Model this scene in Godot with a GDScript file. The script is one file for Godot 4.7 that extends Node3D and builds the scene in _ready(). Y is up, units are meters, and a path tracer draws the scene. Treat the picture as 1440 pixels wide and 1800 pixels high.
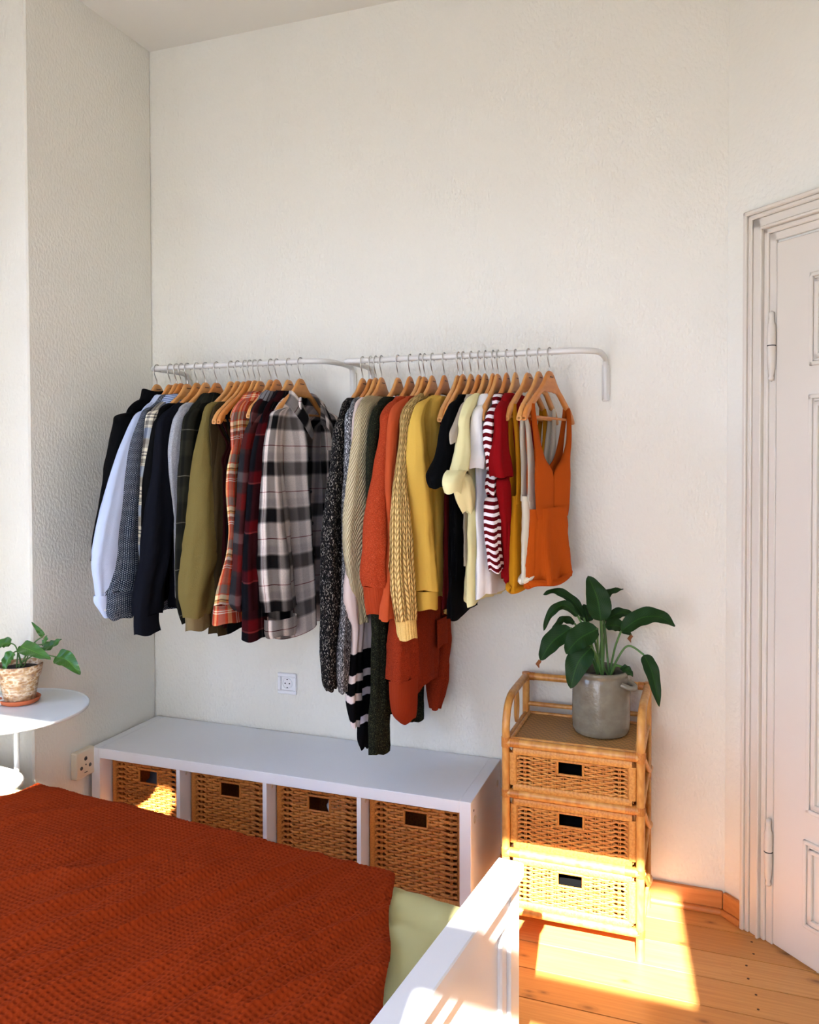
extends Node3D
# A bright bedroom corner: clothes on two wall rails, low shelf with baskets, rattan chest, bed and side table.

class MB:
	var v := PackedVector3Array()
	var n := PackedVector3Array()
	var uv := PackedVector2Array()
	var ix := PackedInt32Array()
	# P: rows of points; nu columns; closed repeats column 0
	func grid(P: Array, closed := false, flip := false, uvs: Array = [], loop_rows := false) -> void:
		var nr: int = P.size()
		var nc: int = P[0].size()
		var cols := nc + 1 if closed else nc
		var rows := nr + 1 if loop_rows else nr
		var base := v.size()
		var ulen := 0.0
		var us := PackedFloat32Array()
		us.resize(cols)
		var mid: PackedVector3Array = P[nr / 2]
		for j in range(1, cols):
			ulen += mid[j % nc].distance_to(mid[j - 1])
			us[j] = ulen
		var vlen := 0.0
		for i0 in rows:
			var i := i0 % nr
			var row: PackedVector3Array = P[i]
			var up: PackedVector3Array = P[(i - 1 + nr) % nr] if loop_rows else P[maxi(i - 1, 0)]
			var dn: PackedVector3Array = P[(i + 1) % nr] if loop_rows else P[mini(i + 1, nr - 1)]
			if i0 > 0:
				var pr: PackedVector3Array = P[i0 - 1]
				vlen += row[nc / 4].distance_to(pr[nc / 4])
			for j0 in cols:
				var j := j0 % nc
				var a: Vector3
				var b: Vector3
				if closed:
					a = row[(j - 1 + nc) % nc]
					b = row[(j + 1) % nc]
				else:
					a = row[maxi(j - 1, 0)]
					b = row[mini(j + 1, nc - 1)]
				var du := b - a
				var dv := dn[j] - up[j]
				var nn := dv.cross(du)
				if nn.length_squared() < 1e-16:
					nn = (row[j] - (row[0] + row[nc / 2]) * 0.5)
					if nn.length_squared() < 1e-12:
						nn = Vector3.UP
				elif flip:
					nn = -nn
				v.append(row[j])
				n.append(nn.normalized())
				if uvs.size() > 0:
					var ur: PackedVector2Array = uvs[i]
					uv.append(ur[mini(j0, ur.size() - 1)])
				else:
					uv.append(Vector2(us[j0], vlen))
		for i in rows - 1:
			for j in cols - 1:
				var a := base + i * cols + j
				var b := a + 1
				var c := a + cols
				var d := c + 1
				if flip:
					ix.append_array([a, c, b, b, c, d])
				else:
					ix.append_array([a, b, c, b, d, c])
	# flat polygon (convex fan), turned away from the point inside
	func face(pts: Array, inside: Vector3) -> void:
		var nn: Vector3 = (pts[1] - pts[0]).cross(pts[2] - pts[0])
		var flip := false
		var mid := Vector3.ZERO
		for p in pts:
			mid += p
		mid /= pts.size()
		if nn.dot(mid - inside) < 0.0:
			nn = -nn
			flip = true
		nn = nn.normalized()
		var base := v.size()
		for p in pts:
			v.append(p)
			n.append(nn)
			var q: Vector3 = p
			if absf(nn.y) > 0.7: uv.append(Vector2(q.x, q.z))
			elif absf(nn.x) > 0.7: uv.append(Vector2(q.z, -q.y))
			else: uv.append(Vector2(q.x, -q.y))
		for k in range(1, pts.size() - 1):
			if flip: ix.append_array([base, base + k, base + k + 1])
			else: ix.append_array([base, base + k + 1, base + k])
	# box from lo to hi with chamfer b, in frame f
	func box(lo: Vector3, hi: Vector3, b := 0.0, f := Transform3D.IDENTITY) -> void:
		var c: Vector3 = f * ((lo + hi) * 0.5)
		var h := (hi - lo) * 0.5
		b = minf(b, minf(h.x, minf(h.y, h.z)) * 0.49)
		var m := (lo + hi) * 0.5
		var g := func(x: float, y: float, z: float) -> Vector3: return f * (m + Vector3(x * h.x, y * h.y, z * h.z))
		if b <= 0.0:
			for s in [-1.0, 1.0]:
				face([g.call(s, -1, -1), g.call(s, 1, -1), g.call(s, 1, 1), g.call(s, -1, 1)], c)
				face([g.call(-1, s, -1), g.call(1, s, -1), g.call(1, s, 1), g.call(-1, s, 1)], c)
				face([g.call(-1, -1, s), g.call(1, -1, s), g.call(1, 1, s), g.call(-1, 1, s)], c)
			return
		var X := 1.0 - b / h.x
		var Y := 1.0 - b / h.y
		var Z := 1.0 - b / h.z
		for s in [-1.0, 1.0]:
			face([g.call(s, -Y, -Z), g.call(s, Y, -Z), g.call(s, Y, Z), g.call(s, -Y, Z)], c)
			face([g.call(-X, s, -Z), g.call(X, s, -Z), g.call(X, s, Z), g.call(-X, s, Z)], c)
			face([g.call(-X, -Y, s), g.call(X, -Y, s), g.call(X, Y, s), g.call(-X, Y, s)], c)
			for t in [-1.0, 1.0]:
				face([g.call(s, t * Y, -Z), g.call(s, t * Y, Z), g.call(s * X, t, Z), g.call(s * X, t, -Z)], c)
				face([g.call(s, -Y, t * Z), g.call(s, Y, t * Z), g.call(s * X, Y, t), g.call(s * X, -Y, t)], c)
				face([g.call(-X, s, t * Z), g.call(X, s, t * Z), g.call(X, s * Y, t), g.call(-X, s * Y, t)], c)
				for r in [-1.0, 1.0]:
					face([g.call(s, t * Y, r * Z), g.call(s * X, t, r * Z), g.call(s * X, t * Y, r)], c)
	# round tube along a path; radius is a number or an array; sides around; capped
	func tube(path: Array, radius, sides := 8, flat := 1.0, capped := true, ref := Vector3.UP) -> void:
		var P := []
		var k: int = path.size()
		var N := Vector3.ZERO
		for i in k:
			var t: Vector3 = (path[mini(i + 1, k - 1)] - path[maxi(i - 1, 0)]).normalized()
			if i == 0:
				N = ref - t * ref.dot(t)
				if N.length() < 0.05:
					N = Vector3.RIGHT - t * t.x
				if N.length() < 0.05:
					N = Vector3.FORWARD - t * t.dot(Vector3.FORWARD)
			else:
				N = N - t * N.dot(t)
			N = N.normalized()
			var B := t.cross(N)
			var r: float = radius[i] if radius is Array else radius
			var row := PackedVector3Array()
			for j in sides:
				var a := TAU * j / sides
				row.append(path[i] + N * (cos(a) * r) + B * (sin(a) * r * flat))
			P.append(row)
		if capped:
			var e0 := PackedVector3Array()
			var e1 := PackedVector3Array()
			for j in sides:
				e0.append(path[0])
				e1.append(path[k - 1])
			var first: PackedVector3Array = P[0].duplicate()
			var last: PackedVector3Array = P[k - 1].duplicate()
			grid([e0, first], true, true)
			grid([last, e1], true, true)
		grid(P, true, true)
	# turned shape round the y axis: profile of Vector2(radius, height) from the bottom up
	func lathe(profile: Array, seg := 32, at := Vector3.ZERO) -> void:
		var P := []
		for p in profile:
			var row := PackedVector3Array()
			for j in seg:
				var a := TAU * j / seg
				row.append(at + Vector3(cos(a) * p.x, p.y, sin(a) * p.x))
			P.append(row)
		grid(P, true, false)
	func mesh() -> ArrayMesh:
		var a := []
		a.resize(Mesh.ARRAY_MAX)
		a[Mesh.ARRAY_VERTEX] = v
		a[Mesh.ARRAY_NORMAL] = n
		a[Mesh.ARRAY_TEX_UV] = uv
		a[Mesh.ARRAY_INDEX] = ix
		var am := ArrayMesh.new()
		am.add_surface_from_arrays(Mesh.PRIMITIVE_TRIANGLES, a)
		return am

const SKY_ENERGY := 17.0
const SUN_ENERGY := 17.0
const EXPOSURE := 0.87
var M := {}
var names := {}
var rng := RandomNumberGenerator.new()
var noise := FastNoiseLite.new()

func numbered(called: String) -> String:
	if not names.has(called):
		names[called] = 0
		return called
	names[called] += 1
	return "%s_%03d" % [called, names[called]]

func obj(called: String, mb, material: Material, parent: Node = self) -> MeshInstance3D:
	var o := MeshInstance3D.new()
	o.name = numbered(called) if parent == self else called
	o.mesh = mb.mesh() if mb is MB else mb
	o.material_override = material
	o.cast_shadow = GeometryInstance3D.SHADOW_CASTING_SETTING_ON
	parent.add_child(o, true)
	return o

func tag(o: Node, label: String, category: String, group := "") -> Node:
	o.set_meta("label", label)
	o.set_meta("category", category)
	if group != "": o.set_meta("group", group)
	return o

func thing(called: String, label: String, category: String, at := Vector3.ZERO, group := "") -> Node3D:
	var o := Node3D.new()
	o.name = numbered(called)
	add_child(o)
	o.position = at
	tag(o, label, category, group)
	return o

func struct(called: String, mb, m: Material, parent: Node = self) -> MeshInstance3D:
	var o := obj(called, mb, m, parent)
	if parent == self: o.set_meta("kind", "structure")
	return o

func boxes(list: Array, b := 0.0, f := Transform3D.IDENTITY) -> MB:
	var mb := MB.new()
	for e in list: mb.box(e[0], e[1], b, f)
	return mb

func V(x: float, y: float, z: float) -> Vector3: return Vector3(x, y, z)

func smooth(pts: Array, per := 6) -> Array:   # Catmull-Rom through the points
	var out := []
	var k: int = pts.size()
	for i in k - 1:
		var a = pts[maxi(i - 1, 0)]
		var b = pts[i]
		var c = pts[i + 1]
		var d = pts[mini(i + 2, k - 1)]
		for s in per:
			var t := float(s) / per
			out.append(0.5 * (2.0 * b + (c - a) * t + (2.0 * a - 5.0 * b + 4.0 * c - d) * t * t + (3.0 * b - a - 3.0 * c + d) * t * t * t))
	out.append(pts[k - 1])
	return out

# ---------- materials ----------
func mat(color: Color, rough := 0.7, metal := 0.0) -> StandardMaterial3D:
	var m := StandardMaterial3D.new()
	m.albedo_color = color
	m.roughness = rough
	m.metallic = metal
	return m

func C(r: float, g: float, b: float) -> Color: return Color(r / 255.0, g / 255.0, b / 255.0)

func tex(w: int, h: int, f: Callable) -> ImageTexture:
	var im := Image.create(w, h, false, Image.FORMAT_RGB8)
	for y in h:
		for x in w:
			im.set_pixel(x, y, f.call(x, y))
	return ImageTexture.create_from_image(im)

func noise_tex(size: int, freq: float, octaves := 3, kind := FastNoiseLite.TYPE_SIMPLEX_SMOOTH, sd := 1) -> NoiseTexture2D:
	var t := NoiseTexture2D.new()
	var f := FastNoiseLite.new()
	f.noise_type = kind
	f.frequency = freq
	f.fractal_octaves = octaves
	f.seed = sd
	t.noise = f
	t.width = size
	t.height = size
	t.seamless = true
	return t

func ramp(t: NoiseTexture2D, cols: Array) -> NoiseTexture2D:
	var g := Gradient.new()
	var off := PackedFloat32Array()
	for i in cols.size(): off.append(float(i) / (cols.size() - 1))
	g.offsets = off
	g.colors = PackedColorArray(cols)
	t.color_ramp = g
	return t

func tri(m: StandardMaterial3D, s: Vector3, world := false) -> StandardMaterial3D:
	m.uv1_triplanar = true
	m.uv1_world_triplanar = world
	m.uv1_scale = s
	return m

func bump(m: StandardMaterial3D, t: Texture2D, cm: float) -> StandardMaterial3D:
	m.heightmap_enabled = true
	m.heightmap_texture = t
	m.heightmap_scale = cm
	return m

func wrapd(a: float, b: float) -> float:   # distance on a circle of length 1
	var d := absf(fposmod(a - b, 1.0))
	return minf(d, 1.0 - d)

# woven check: stripes = [[at, half width, softness, colour], ...] for warp and weft
func plaid(size: int, base: Color, warp: Array, weft: Array, grain := 0.06) -> ImageTexture:
	var prof := func(list: Array) -> PackedColorArray:
		var out := PackedColorArray()
		for i in size:
			var t := float(i) / size
			var c := base
			for e in list:
				var k := clampf(1.0 - (wrapd(t, e[0]) - e[1]) / e[2], 0.0, 1.0)
				c = c.lerp(e[3], k)
			out.append(c)
		return out
	var wu: PackedColorArray = prof.call(warp)
	var wv: PackedColorArray = prof.call(weft)
	var r := RandomNumberGenerator.new()
	r.seed = 11
	return tex(size, size, func(x: int, y: int):
		var k := 0.62 if (x + y) % 4 < 2 else 0.38
		var c: Color = wu[x].lerp(wv[y], k)
		return c * (1.0 + r.randf_range(-grain, grain)))

func speckle(size: int, cols: Array, weights: Array, sx: int, sy: int, sd := 5) -> ImageTexture:   # marled yarn: short strokes of several colours
	var r := RandomNumberGenerator.new()
	r.seed = sd
	var im := Image.create(size, size, false, Image.FORMAT_RGB8)
	im.fill(cols[0])
	for k in size * size / maxi(sx * sy, 1):
		var x := r.randi() % size
		var y := r.randi() % size
		var p := r.randf()
		var ci := 0
		while ci < weights.size() - 1 and p > weights[ci]:
			p -= weights[ci]
			ci += 1
		var c: Color = cols[ci] * r.randf_range(0.85, 1.15)
		var lean := r.randi_range(-1, 1)
		for q in sy:
			for w in sx:
				im.set_pixel((x + w + (lean * q) / 2 + size) % size, (y + q) % size, c)
	return ImageTexture.create_from_image(im)

func cloth(color: Color, t: Texture2D = null, period := 0.1, b: Texture2D = null, bcm := 0.1, bscale := -1.0) -> StandardMaterial3D:
	var m := mat(color, 0.95)
	m.metallic_specular = 0.15
	if t:
		m.albedo_texture = t
		m.uv1_scale = Vector3(1.0 / period, 1.0 / period, 1)
	if b:
		if t == null: m.uv1_scale = Vector3(1.0 / period, 1.0 / period, 1)
		bump(m, b, bcm)
	return m

func make_materials() -> void:
	# walls: wood-chip paper under white paint
	var chip := noise_tex(512, 0.05, 2, FastNoiseLite.TYPE_SIMPLEX_SMOOTH, 3)
	M.wall = bump(tri(mat(C(231, 228, 215), 0.9), Vector3(3.0, 1.9, 3.0)), chip, 0.15)
	M.ceiling = mat(C(226, 221, 208), 0.95)
	M.paint = mat(C(216, 207, 192), 0.38)
	M.hinge = mat(C(212, 203, 188), 0.35)
	M.plug = mat(C(236, 236, 236), 0.3)
	M.cream_plug = mat(C(226, 214, 188), 0.35)
	M.dark = mat(C(14, 13, 13), 0.8)
	M.rail = mat(C(214, 211, 203), 0.3)
	M.steel = mat(C(190, 186, 178), 0.3, 1.0)
	M.screw = mat(C(90, 84, 78), 0.4, 1.0)
	M.laminate = mat(C(236, 236, 236), 0.42)
	M.bedwhite = mat(C(228, 228, 228), 0.35)
	M.table = mat(C(226, 231, 228), 0.25)
	M.ceramic = mat(C(240, 238, 232), 0.2)
	# pine boards: long grain and knots
	var r := RandomNumberGenerator.new()
	r.seed = 21
	M.planks = []
	for k in 3:
		var knots := []
		for q in 9: knots.append([r.randf(), r.randf(), r.randf_range(0.006, 0.016)])
		var nz := FastNoiseLite.new()
		nz.seed = 40 + k
		nz.frequency = 1.0
		nz.fractal_octaves = 3
		var base := [C(214, 154, 86), C(207, 146, 78), C(218, 160, 92)]
		var bc: Color = base[k]
		var dk := C(172, 108, 52)
		var wood := tex(1024, 128, func(x: int, y: int):
			var u := x / 1024.0
			var w := y / 128.0
			var c := 0.0
			for kn in knots:
				var d: float = Vector2((u - kn[0]) * 2.0, (w - kn[1]) * 0.26).length() / kn[2]
				if d < 4.0: c += 0.55 * exp(-d * d) + 0.12 * exp(-absf(d - 1.6) * 3.0)
			var g := nz.get_noise_2d(u * 6.0 + sin(w * 3.0) * 0.3, w * 13.0)
			var g2 := nz.get_noise_2d(u * 30.0, w * 60.0 + 50.0)
			var t := clampf(0.32 + g * 0.55 + g2 * 0.12, 0.0, 1.0)
			return bc.lerp(dk, t * 0.5).lerp(C(84, 40, 16), clampf(c, 0.0, 0.85)))
		var pm := mat(Color.WHITE, 0.42)
		pm.albedo_texture = wood
		M.planks.append(pm)
	var grain := noise_tex(256, 0.02, 4, FastNoiseLite.TYPE_SIMPLEX_SMOOTH, 8)
	M.skirting = tri(mat(Color.WHITE, 0.45), Vector3(0.7, 9, 9))
	M.skirting.albedo_texture = ramp(noise_tex(256, 0.02, 4, FastNoiseLite.TYPE_SIMPLEX_SMOOTH, 9), [C(212, 140, 74), C(188, 112, 52)])
	var beech := ramp(noise_tex(256, 0.015, 4, FastNoiseLite.TYPE_SIMPLEX_SMOOTH, 10), [C(230, 176, 110), C(212, 154, 88), C(198, 138, 74)])
	M.hangers = []
	for t in [C(255, 252, 246), C(250, 234, 210), C(255, 246, 232), C(240, 206, 164)]:
		var hm := tri(mat(t, 0.42), Vector3(9, 9, 2.2))
		hm.albedo_texture = beech
		M.hangers.append(hm)
	# rattan
	var cane := ramp(noise_tex(256, 0.03, 3, FastNoiseLite.TYPE_SIMPLEX_SMOOTH, 12), [C(224, 168, 90), C(207, 144, 70), C(180, 112, 46)])
	M.cane = tri(mat(Color.WHITE, 0.36), Vector3(5, 2.5, 5))
	M.cane.albedo_texture = cane
	M.binding = tri(mat(C(238, 214, 186), 0.4), Vector3(30, 9, 30))
	M.binding.albedo_texture = cane
	M.wicker = []
	for t in [C(255, 242, 224), C(248, 226, 202), C(255, 252, 242)]:
		var wm := tri(mat(t, 0.5), Vector3(14, 14, 14))
		wm.albedo_texture = cane
		M.wicker.append(wm)
	M.wicker_dark = []
	for t in [C(240, 214, 190), C(224, 192, 164), C(250, 228, 204)]:
		var wm := tri(mat(t, 0.5), Vector3(14, 14, 14))
		wm.albedo_texture = cane
		M.wicker_dark.append(wm)
	M.inside = mat(C(52, 34, 22), 0.9)
	M.matting = mat(Color.WHITE, 0.5)
	M.matting.albedo_texture = tex(128, 128, func(x: int, y: int):   # herringbone cane mat
		var d := (x + y) % 32 if (x / 16) % 2 == 0 else (x - y + 256) % 32
		var e := d % 8
		var k := 0.35 if e < 1 else (0.72 if e < 3 else 1.0)
		if d < 16: k *= 0.86
		return C(206, 152, 84) * k)
	M.matting.uv1_scale = Vector3(10, 10, 1)
	# pots and plants
	M.crock = bump(tri(mat(C(132, 127, 113), 0.2), Vector3(7, 7, 7)), noise_tex(256, 0.04, 3), 0.05)
	M.crock.albedo_texture = ramp(noise_tex(256, 0.012, 4, FastNoiseLite.TYPE_SIMPLEX_SMOOTH, 14), [C(255, 252, 244), C(232, 228, 220), C(214, 208, 196)])
	M.soil = bump(tri(mat(C(44, 30, 22), 1.0), Vector3(20, 20, 20)), noise_tex(256, 0.08, 3), 0.5)
	M.leaf = mat(Color.WHITE, 0.55)
	M.leaf.metallic_specular = 0.3
	M.leaf.albedo_texture = leaf_tex(C(20, 46, 12), C(42, 78, 22), 9.0)
	M.leaf.backlight_enabled = true
	M.leaf.backlight = Color(0.12, 0.2, 0.05)
	M.pothos = mat(Color.WHITE, 0.3)
	M.pothos.albedo_texture = leaf_tex(C(44, 92, 18), C(82, 132, 40), 7.0)
	M.pothos.backlight_enabled = true
	M.pothos.backlight = Color(0.2, 0.3, 0.08)
	M.stem = mat(C(78, 116, 52), 0.5)
	M.wilt = mat(C(130, 76, 34), 0.8)
	M.terracotta = mat(C(196, 104, 62), 0.8)
	M.patina = tri(mat(Color.WHITE, 0.7), Vector3(5, 9, 5))
	M.patina.albedo_texture = ramp(noise_tex(256, 0.02, 5, FastNoiseLite.TYPE_SIMPLEX_SMOOTH, 15), [C(84, 54, 34), C(140, 92, 56), C(176, 134, 84), C(222, 210, 190), C(150, 106, 70), C(104, 66, 40)])
	# bed linen
	M.sheet = bump(tri(mat(C(190, 184, 128), 0.95), Vector3(30, 30, 30)), noise_tex(256, 0.2, 2), 0.02)
	M.pillow = bump(tri(mat(C(236, 234, 230), 0.95), Vector3(20, 20, 20)), noise_tex(256, 0.2, 2), 0.02)
	M.blanket = mat(C(131, 45, 15), 1.0)
	M.blanket.metallic_specular = 0.1
	M.blanket.rim_enabled = true
	M.blanket.rim = 0.25
	M.blanket.rim_tint = 0.8
	M.unseen_curtain = mat(C(238, 244, 255), 0.9)  # cool tint and full backlight chosen so this unseen cloth lights the room
	M.unseen_curtain.backlight_enabled = true
	M.unseen_curtain.backlight = Color(1.0, 1.0, 1.0)
	M.grey_cloth = mat(C(90, 96, 106), 0.9)
	make_cloths()

func leaf_tex(dark: Color, vein: Color, count: float) -> ImageTexture:
	return tex(128, 256, func(x: int, y: int):
		var u := absf(x / 127.0 - 0.5) * 2.0
		var w := y / 255.0
		var k := fposmod((w * 2.2 - u * 0.55) * count, 1.0)
		var c := dark.lerp(vein, 0.55 * exp(-pow((k - 0.5) * 5.0, 2.0)) * (1.0 - u * 0.6))
		if u < 0.05: c = dark.lerp(vein, 0.9)
		return c)

func rib_tex(n: int, depth: float) -> ImageTexture:   # upright knit ribs
	return tex(64, 64, func(x: int, y: int):
		var a := absf(sin(PI * n * x / 64.0))
		var b := 0.5 + 0.5 * sin(TAU * 8.0 * y / 64.0 + (0.0 if (x * n / 64) % 2 == 0 else PI))
		var k := clampf(pow(a, 0.6) * (1.0 - depth) + b * depth, 0.0, 1.0)
		return Color(k, k, k))

func braid_height(x: int, y: int) -> float:   # one fat V stitch per 32x32
	var u := (x % 32) / 32.0
	var w := (y % 32) / 32.0
	var side := 0.25 if u < 0.5 else 0.75
	var lean := (u - side) * (1.6 if u < 0.5 else -1.6)
	var along := fposmod(w + lean, 1.0)
	var across := absf(u - side) / 0.25
	return clampf((1.0 - pow(across, 3.0)) * (0.25 + 0.75 * pow(sin(PI * along), 0.7)), 0.0, 1.0)

func knit_shade(lo: Color, hi: Color) -> ImageTexture:  # hollows between stitches painted darker, as shade
	return tex(128, 128, func(x: int, y: int): return lo.lerp(hi, pow(braid_height(x, y), 0.55)))

func _ready() -> void:
	# camera: a phone held level at eye height, lens shifted a little as the picture was cropped
	var cam := Camera3D.new()
	cam.name = "camera"
	cam.projection = Camera3D.PROJECTION_FRUSTUM
	cam.near = 0.05
	cam.far = 60.0
	cam.size = 1800.0 / 1429.04 * 0.05
	cam.frustum_offset = Vector2(0, -67.25 / 1429.04 * 0.05)
	cam.position = Vector3(2.1662, 1.4951, 2.8307)
	cam.rotation = Vector3(-0.0207, 0.3483, -0.0028)
	add_child(cam)
	cam.current = true
	var we := WorldEnvironment.new()
	we.name = "environment"
	var env := Environment.new()
	var sky := Sky.new()
	var sm := ProceduralSkyMaterial.new()
	sm.sky_top_color = Color(0.54, 0.66, 0.90)
	sm.sky_horizon_color = Color(0.84, 0.90, 1.0)
	sm.ground_bottom_color = Color(0.34, 0.32, 0.30)
	sm.ground_horizon_color = Color(0.44, 0.43, 0.42)
	sm.sun_angle_max = 1.0
	sm.energy_multiplier = SKY_ENERGY
	sky.sky_material = sm
	env.background_mode = Environment.BG_SKY
	env.sky = sky
	env.ambient_light_source = Environment.AMBIENT_SOURCE_SKY
	env.tonemap_mode = Environment.TONE_MAPPER_LINEAR
	env.tonemap_exposure = EXPOSURE
	env.sdfgi_enabled = true
	env.ssao_enabled = true
	env.ssil_enabled = true
	we.environment = env
	add_child(we)
	var sun := DirectionalLight3D.new()
	sun.name = "sun"
	sun.look_at_from_position(Vector3.ZERO, Vector3(-0.12, -0.73, -1.0), Vector3.UP)
	sun.light_color = Color(1.0, 0.98, 0.95)
	sun.light_energy = SUN_ENERGY
	sun.light_angular_distance = 0.6
	sun.shadow_enabled = true
	add_child(sun)
	rng.seed = 7
	noise.seed = 4
	noise.frequency = 0.02
	make_materials()
	M.nail = mat(C(70, 44, 24), 0.7)
	M.cane_mark = mat(C(96, 58, 34), 0.6)
	build_room()
	build_fittings()
	build_shelf()
	build_chest()
	build_bed()
	build_table()
	build_lily()
	hang_clothes()
# ---------- the room ----------
const CEIL := 3.173
var corner_frame := Transform3D(Basis(Vector3(0.70711, 0, 0.70711), Vector3(0, 1, 0), Vector3(-0.70711, 0, 0.70711)), Vector3(2.234, 0, 0))

func build_room() -> void:
	struct("wall_back", boxes([[V(-0.42, -0.1, -0.14), V(2.25, 3.3, 0.0)]]), M.wall)
	struct("wall_left", boxes([[V(-0.42, -0.1, 0.0), V(0.0, 3.3, 0.664)], [V(-0.42, -0.1, 2.45), V(0.0, 3.3, 3.4)],
		[V(-0.42, -0.1, 0.664), V(-0.3, 0.78, 2.45)], [V(-0.42, 2.9, 0.664), V(-0.3, 3.3, 2.45)], [V(-0.42, 0.78, 0.664), V(-0.3, 2.9, 1.4)], [V(-0.42, 0.78, 2.3), V(-0.3, 2.9, 2.45)]], 0.006), M.wall)
	struct("wall_corner", boxes([[V(-0.06, -0.1, -0.14), V(1.55, 3.3, 0.0)]], 0.0, corner_frame), M.wall)
	struct("wall_right", boxes([[V(3.29, -0.1, 1.0), V(3.43, 3.3, 3.42)]]), M.wall)
	struct("wall_front", boxes([[V(-0.42, -0.1, 3.28), V(0.10, 3.3, 3.38)], [V(2.53, -0.1, 3.28), V(3.43, 3.3, 3.38)],
		[V(0.10, -0.1, 3.28), V(0.80, 0.8, 3.38)], [V(0.80, -0.1, 3.28), V(1.86, 0.1, 3.38)], [V(1.86, -0.1, 3.28), V(2.53, 1.62, 3.38)], [V(0.80, 1.7, 3.28), V(1.86, 3.3, 3.38)], [V(0.10, 2.52, 3.28), V(0.8, 3.3, 3.38)], [V(1.86, 2.52, 3.28), V(2.53, 3.3, 3.38)]]), M.wall)  # out of view: low middle opening placed to light the lower back wall
	struct("ceiling", boxes([[V(-0.42, CEIL, -0.14), V(3.5, CEIL + 0.15, 3.42)]]), M.ceiling)
	# floor boards run along the back wall, each one a piece
	var fl := struct("floor", boxes([[V(-0.42, -0.12, -0.14), V(3.5, -0.022, 3.42)]]), M.dark)
	var z := -0.016
	var k := 0
	while z < 3.3:
		var mb := MB.new()
		mb.box(V(-0.4, -0.022, z + 0.0019), V(3.45, 0.0, z + 0.1291), 0.0004)
		for i in mb.uv.size():
			var p := mb.v[i]
			mb.uv[i] = Vector2((p.x + 0.4) / 2.1 + k * 0.37, (p.z - z) / 0.131 * 0.96 + 0.02)
		var pk := obj("plank", mb, M.planks[k % 3], fl)
		for nx in [[2.30, 0.035], [2.302, 0.098], [1.36, 0.03], [1.362, 0.1]]:
			var nl := MB.new()
			nl.tube([V(nx[0] + 0.012 * sin(k * 2.3), -0.004, z + nx[1]), V(nx[0] + 0.012 * sin(k * 2.3), 0.0004, z + nx[1])], 0.0038, 8)
			obj("nail", nl, M.nail, pk)
		z += 0.131
		k += 1
	# skirting with a quarter-round bead
	var sk := struct("baseboard_back", boxes([[V(1.47, 0.0, 0.0), V(2.228, 0.07, 0.016)]], 0.003), M.skirting)
	var bead := MB.new()
	bead.tube([V(1.47, 0.007, 0.022), V(2.222, 0.007, 0.022)], 0.011, 10)
	obj("bead", bead, M.skirting, sk)
	var sk2 := struct("baseboard_corner", boxes([[V(0.006, 0.0, 0.0), V(0.088, 0.07, 0.016)]], 0.003, corner_frame), M.skirting)
	var bead2 := MB.new()
	bead2.tube([corner_frame * V(0.01, 0.007, 0.022), corner_frame * V(0.088, 0.007, 0.022)], 0.011, 10)
	obj("bead", bead2, M.skirting, sk2)
	struct("baseboard_left", boxes([[V(-0.28, 0.0, 0.664), V(0.0, 0.07, 0.68)]], 0.003), M.paint)
	build_windows()
	build_door()

func build_windows() -> void:
	# two unseen windows set to cast the sun patches, small light over a transom
	for w in [[0.33, 0.745, "window_1", 0.9], [1.915, 2.488, "window_2", 1.68]]:  # unseen right sill set high to cut sun bouncing off the floor
		var x0: float = w[0]
		var x1: float = w[1]
		var z0 := 3.305
		var z1 := 3.355
		var mb := boxes([[V(x0 - (0.24 if x0 < 1.0 else 0.06), w[3] - 0.1, z0), V(x0, 2.54, z1)], [V(x1, w[3] - 0.1, z0), V(x1 + 0.06, 2.54, z1)], [V(x0, 2.469, z0), V(x1, 2.54, z1)], [V(x0, 1.905, z0), V(x1, 2.033, z1)], [V(x0, w[3] - 0.1, z0), V(x1, w[3], z1)]])
		var wn := struct(w[2], mb, M.paint)
		if w[2] == "window_1":   # out of view: edge trims the sun patch, cloth lights the lower wall
			var cu := MB.new()
			var P := []
			for e in [[2.52, 0.57], [2.45, 0.585], [2.425, 0.59], [2.39, 0.66], [2.36, 0.695], [2.30, 0.65], [2.235, 0.545], [2.13, 0.495], [2.0, 0.45], [1.7, 0.43], [1.3, 0.42], [0.6, 0.42], [0.06, 0.44]]:
				var row := PackedVector3Array()
				for j in 121:
					var t := j / 120.0
					row.append(V(lerpf(e[1], 1.88, t), e[0], 3.245 + 0.016 * sin(t * 90.0) * smoothstep(0.0, 0.1, t)))
				P.append(row)
			cu.grid(P)
			obj("unseen_curtain", cu, M.unseen_curtain, wn)
	# window in the left niche, out of view, opening sized to light the reveal
	struct("window_3", boxes([[V(-0.4, 0.78, 1.4), V(-0.33, 2.9, 1.46)], [V(-0.4, 0.78, 2.24), V(-0.33, 2.9, 2.3)], [V(-0.4, 0.78, 1.46), V(-0.33, 0.85, 2.24)], [V(-0.4, 2.83, 1.46), V(-0.33, 2.9, 2.24)],
		[V(-0.4, 0.85, 1.82), V(-0.33, 2.83, 1.9)], [V(-0.4, 2.1, 1.46), V(-0.33, 2.18, 2.24)]], 0.004), M.paint)
	struct("trim_1", boxes([[V(-0.33, 0.74, 0.7), V(-0.24, 0.78, 2.42)]], 0.004), M.paint)

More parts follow.
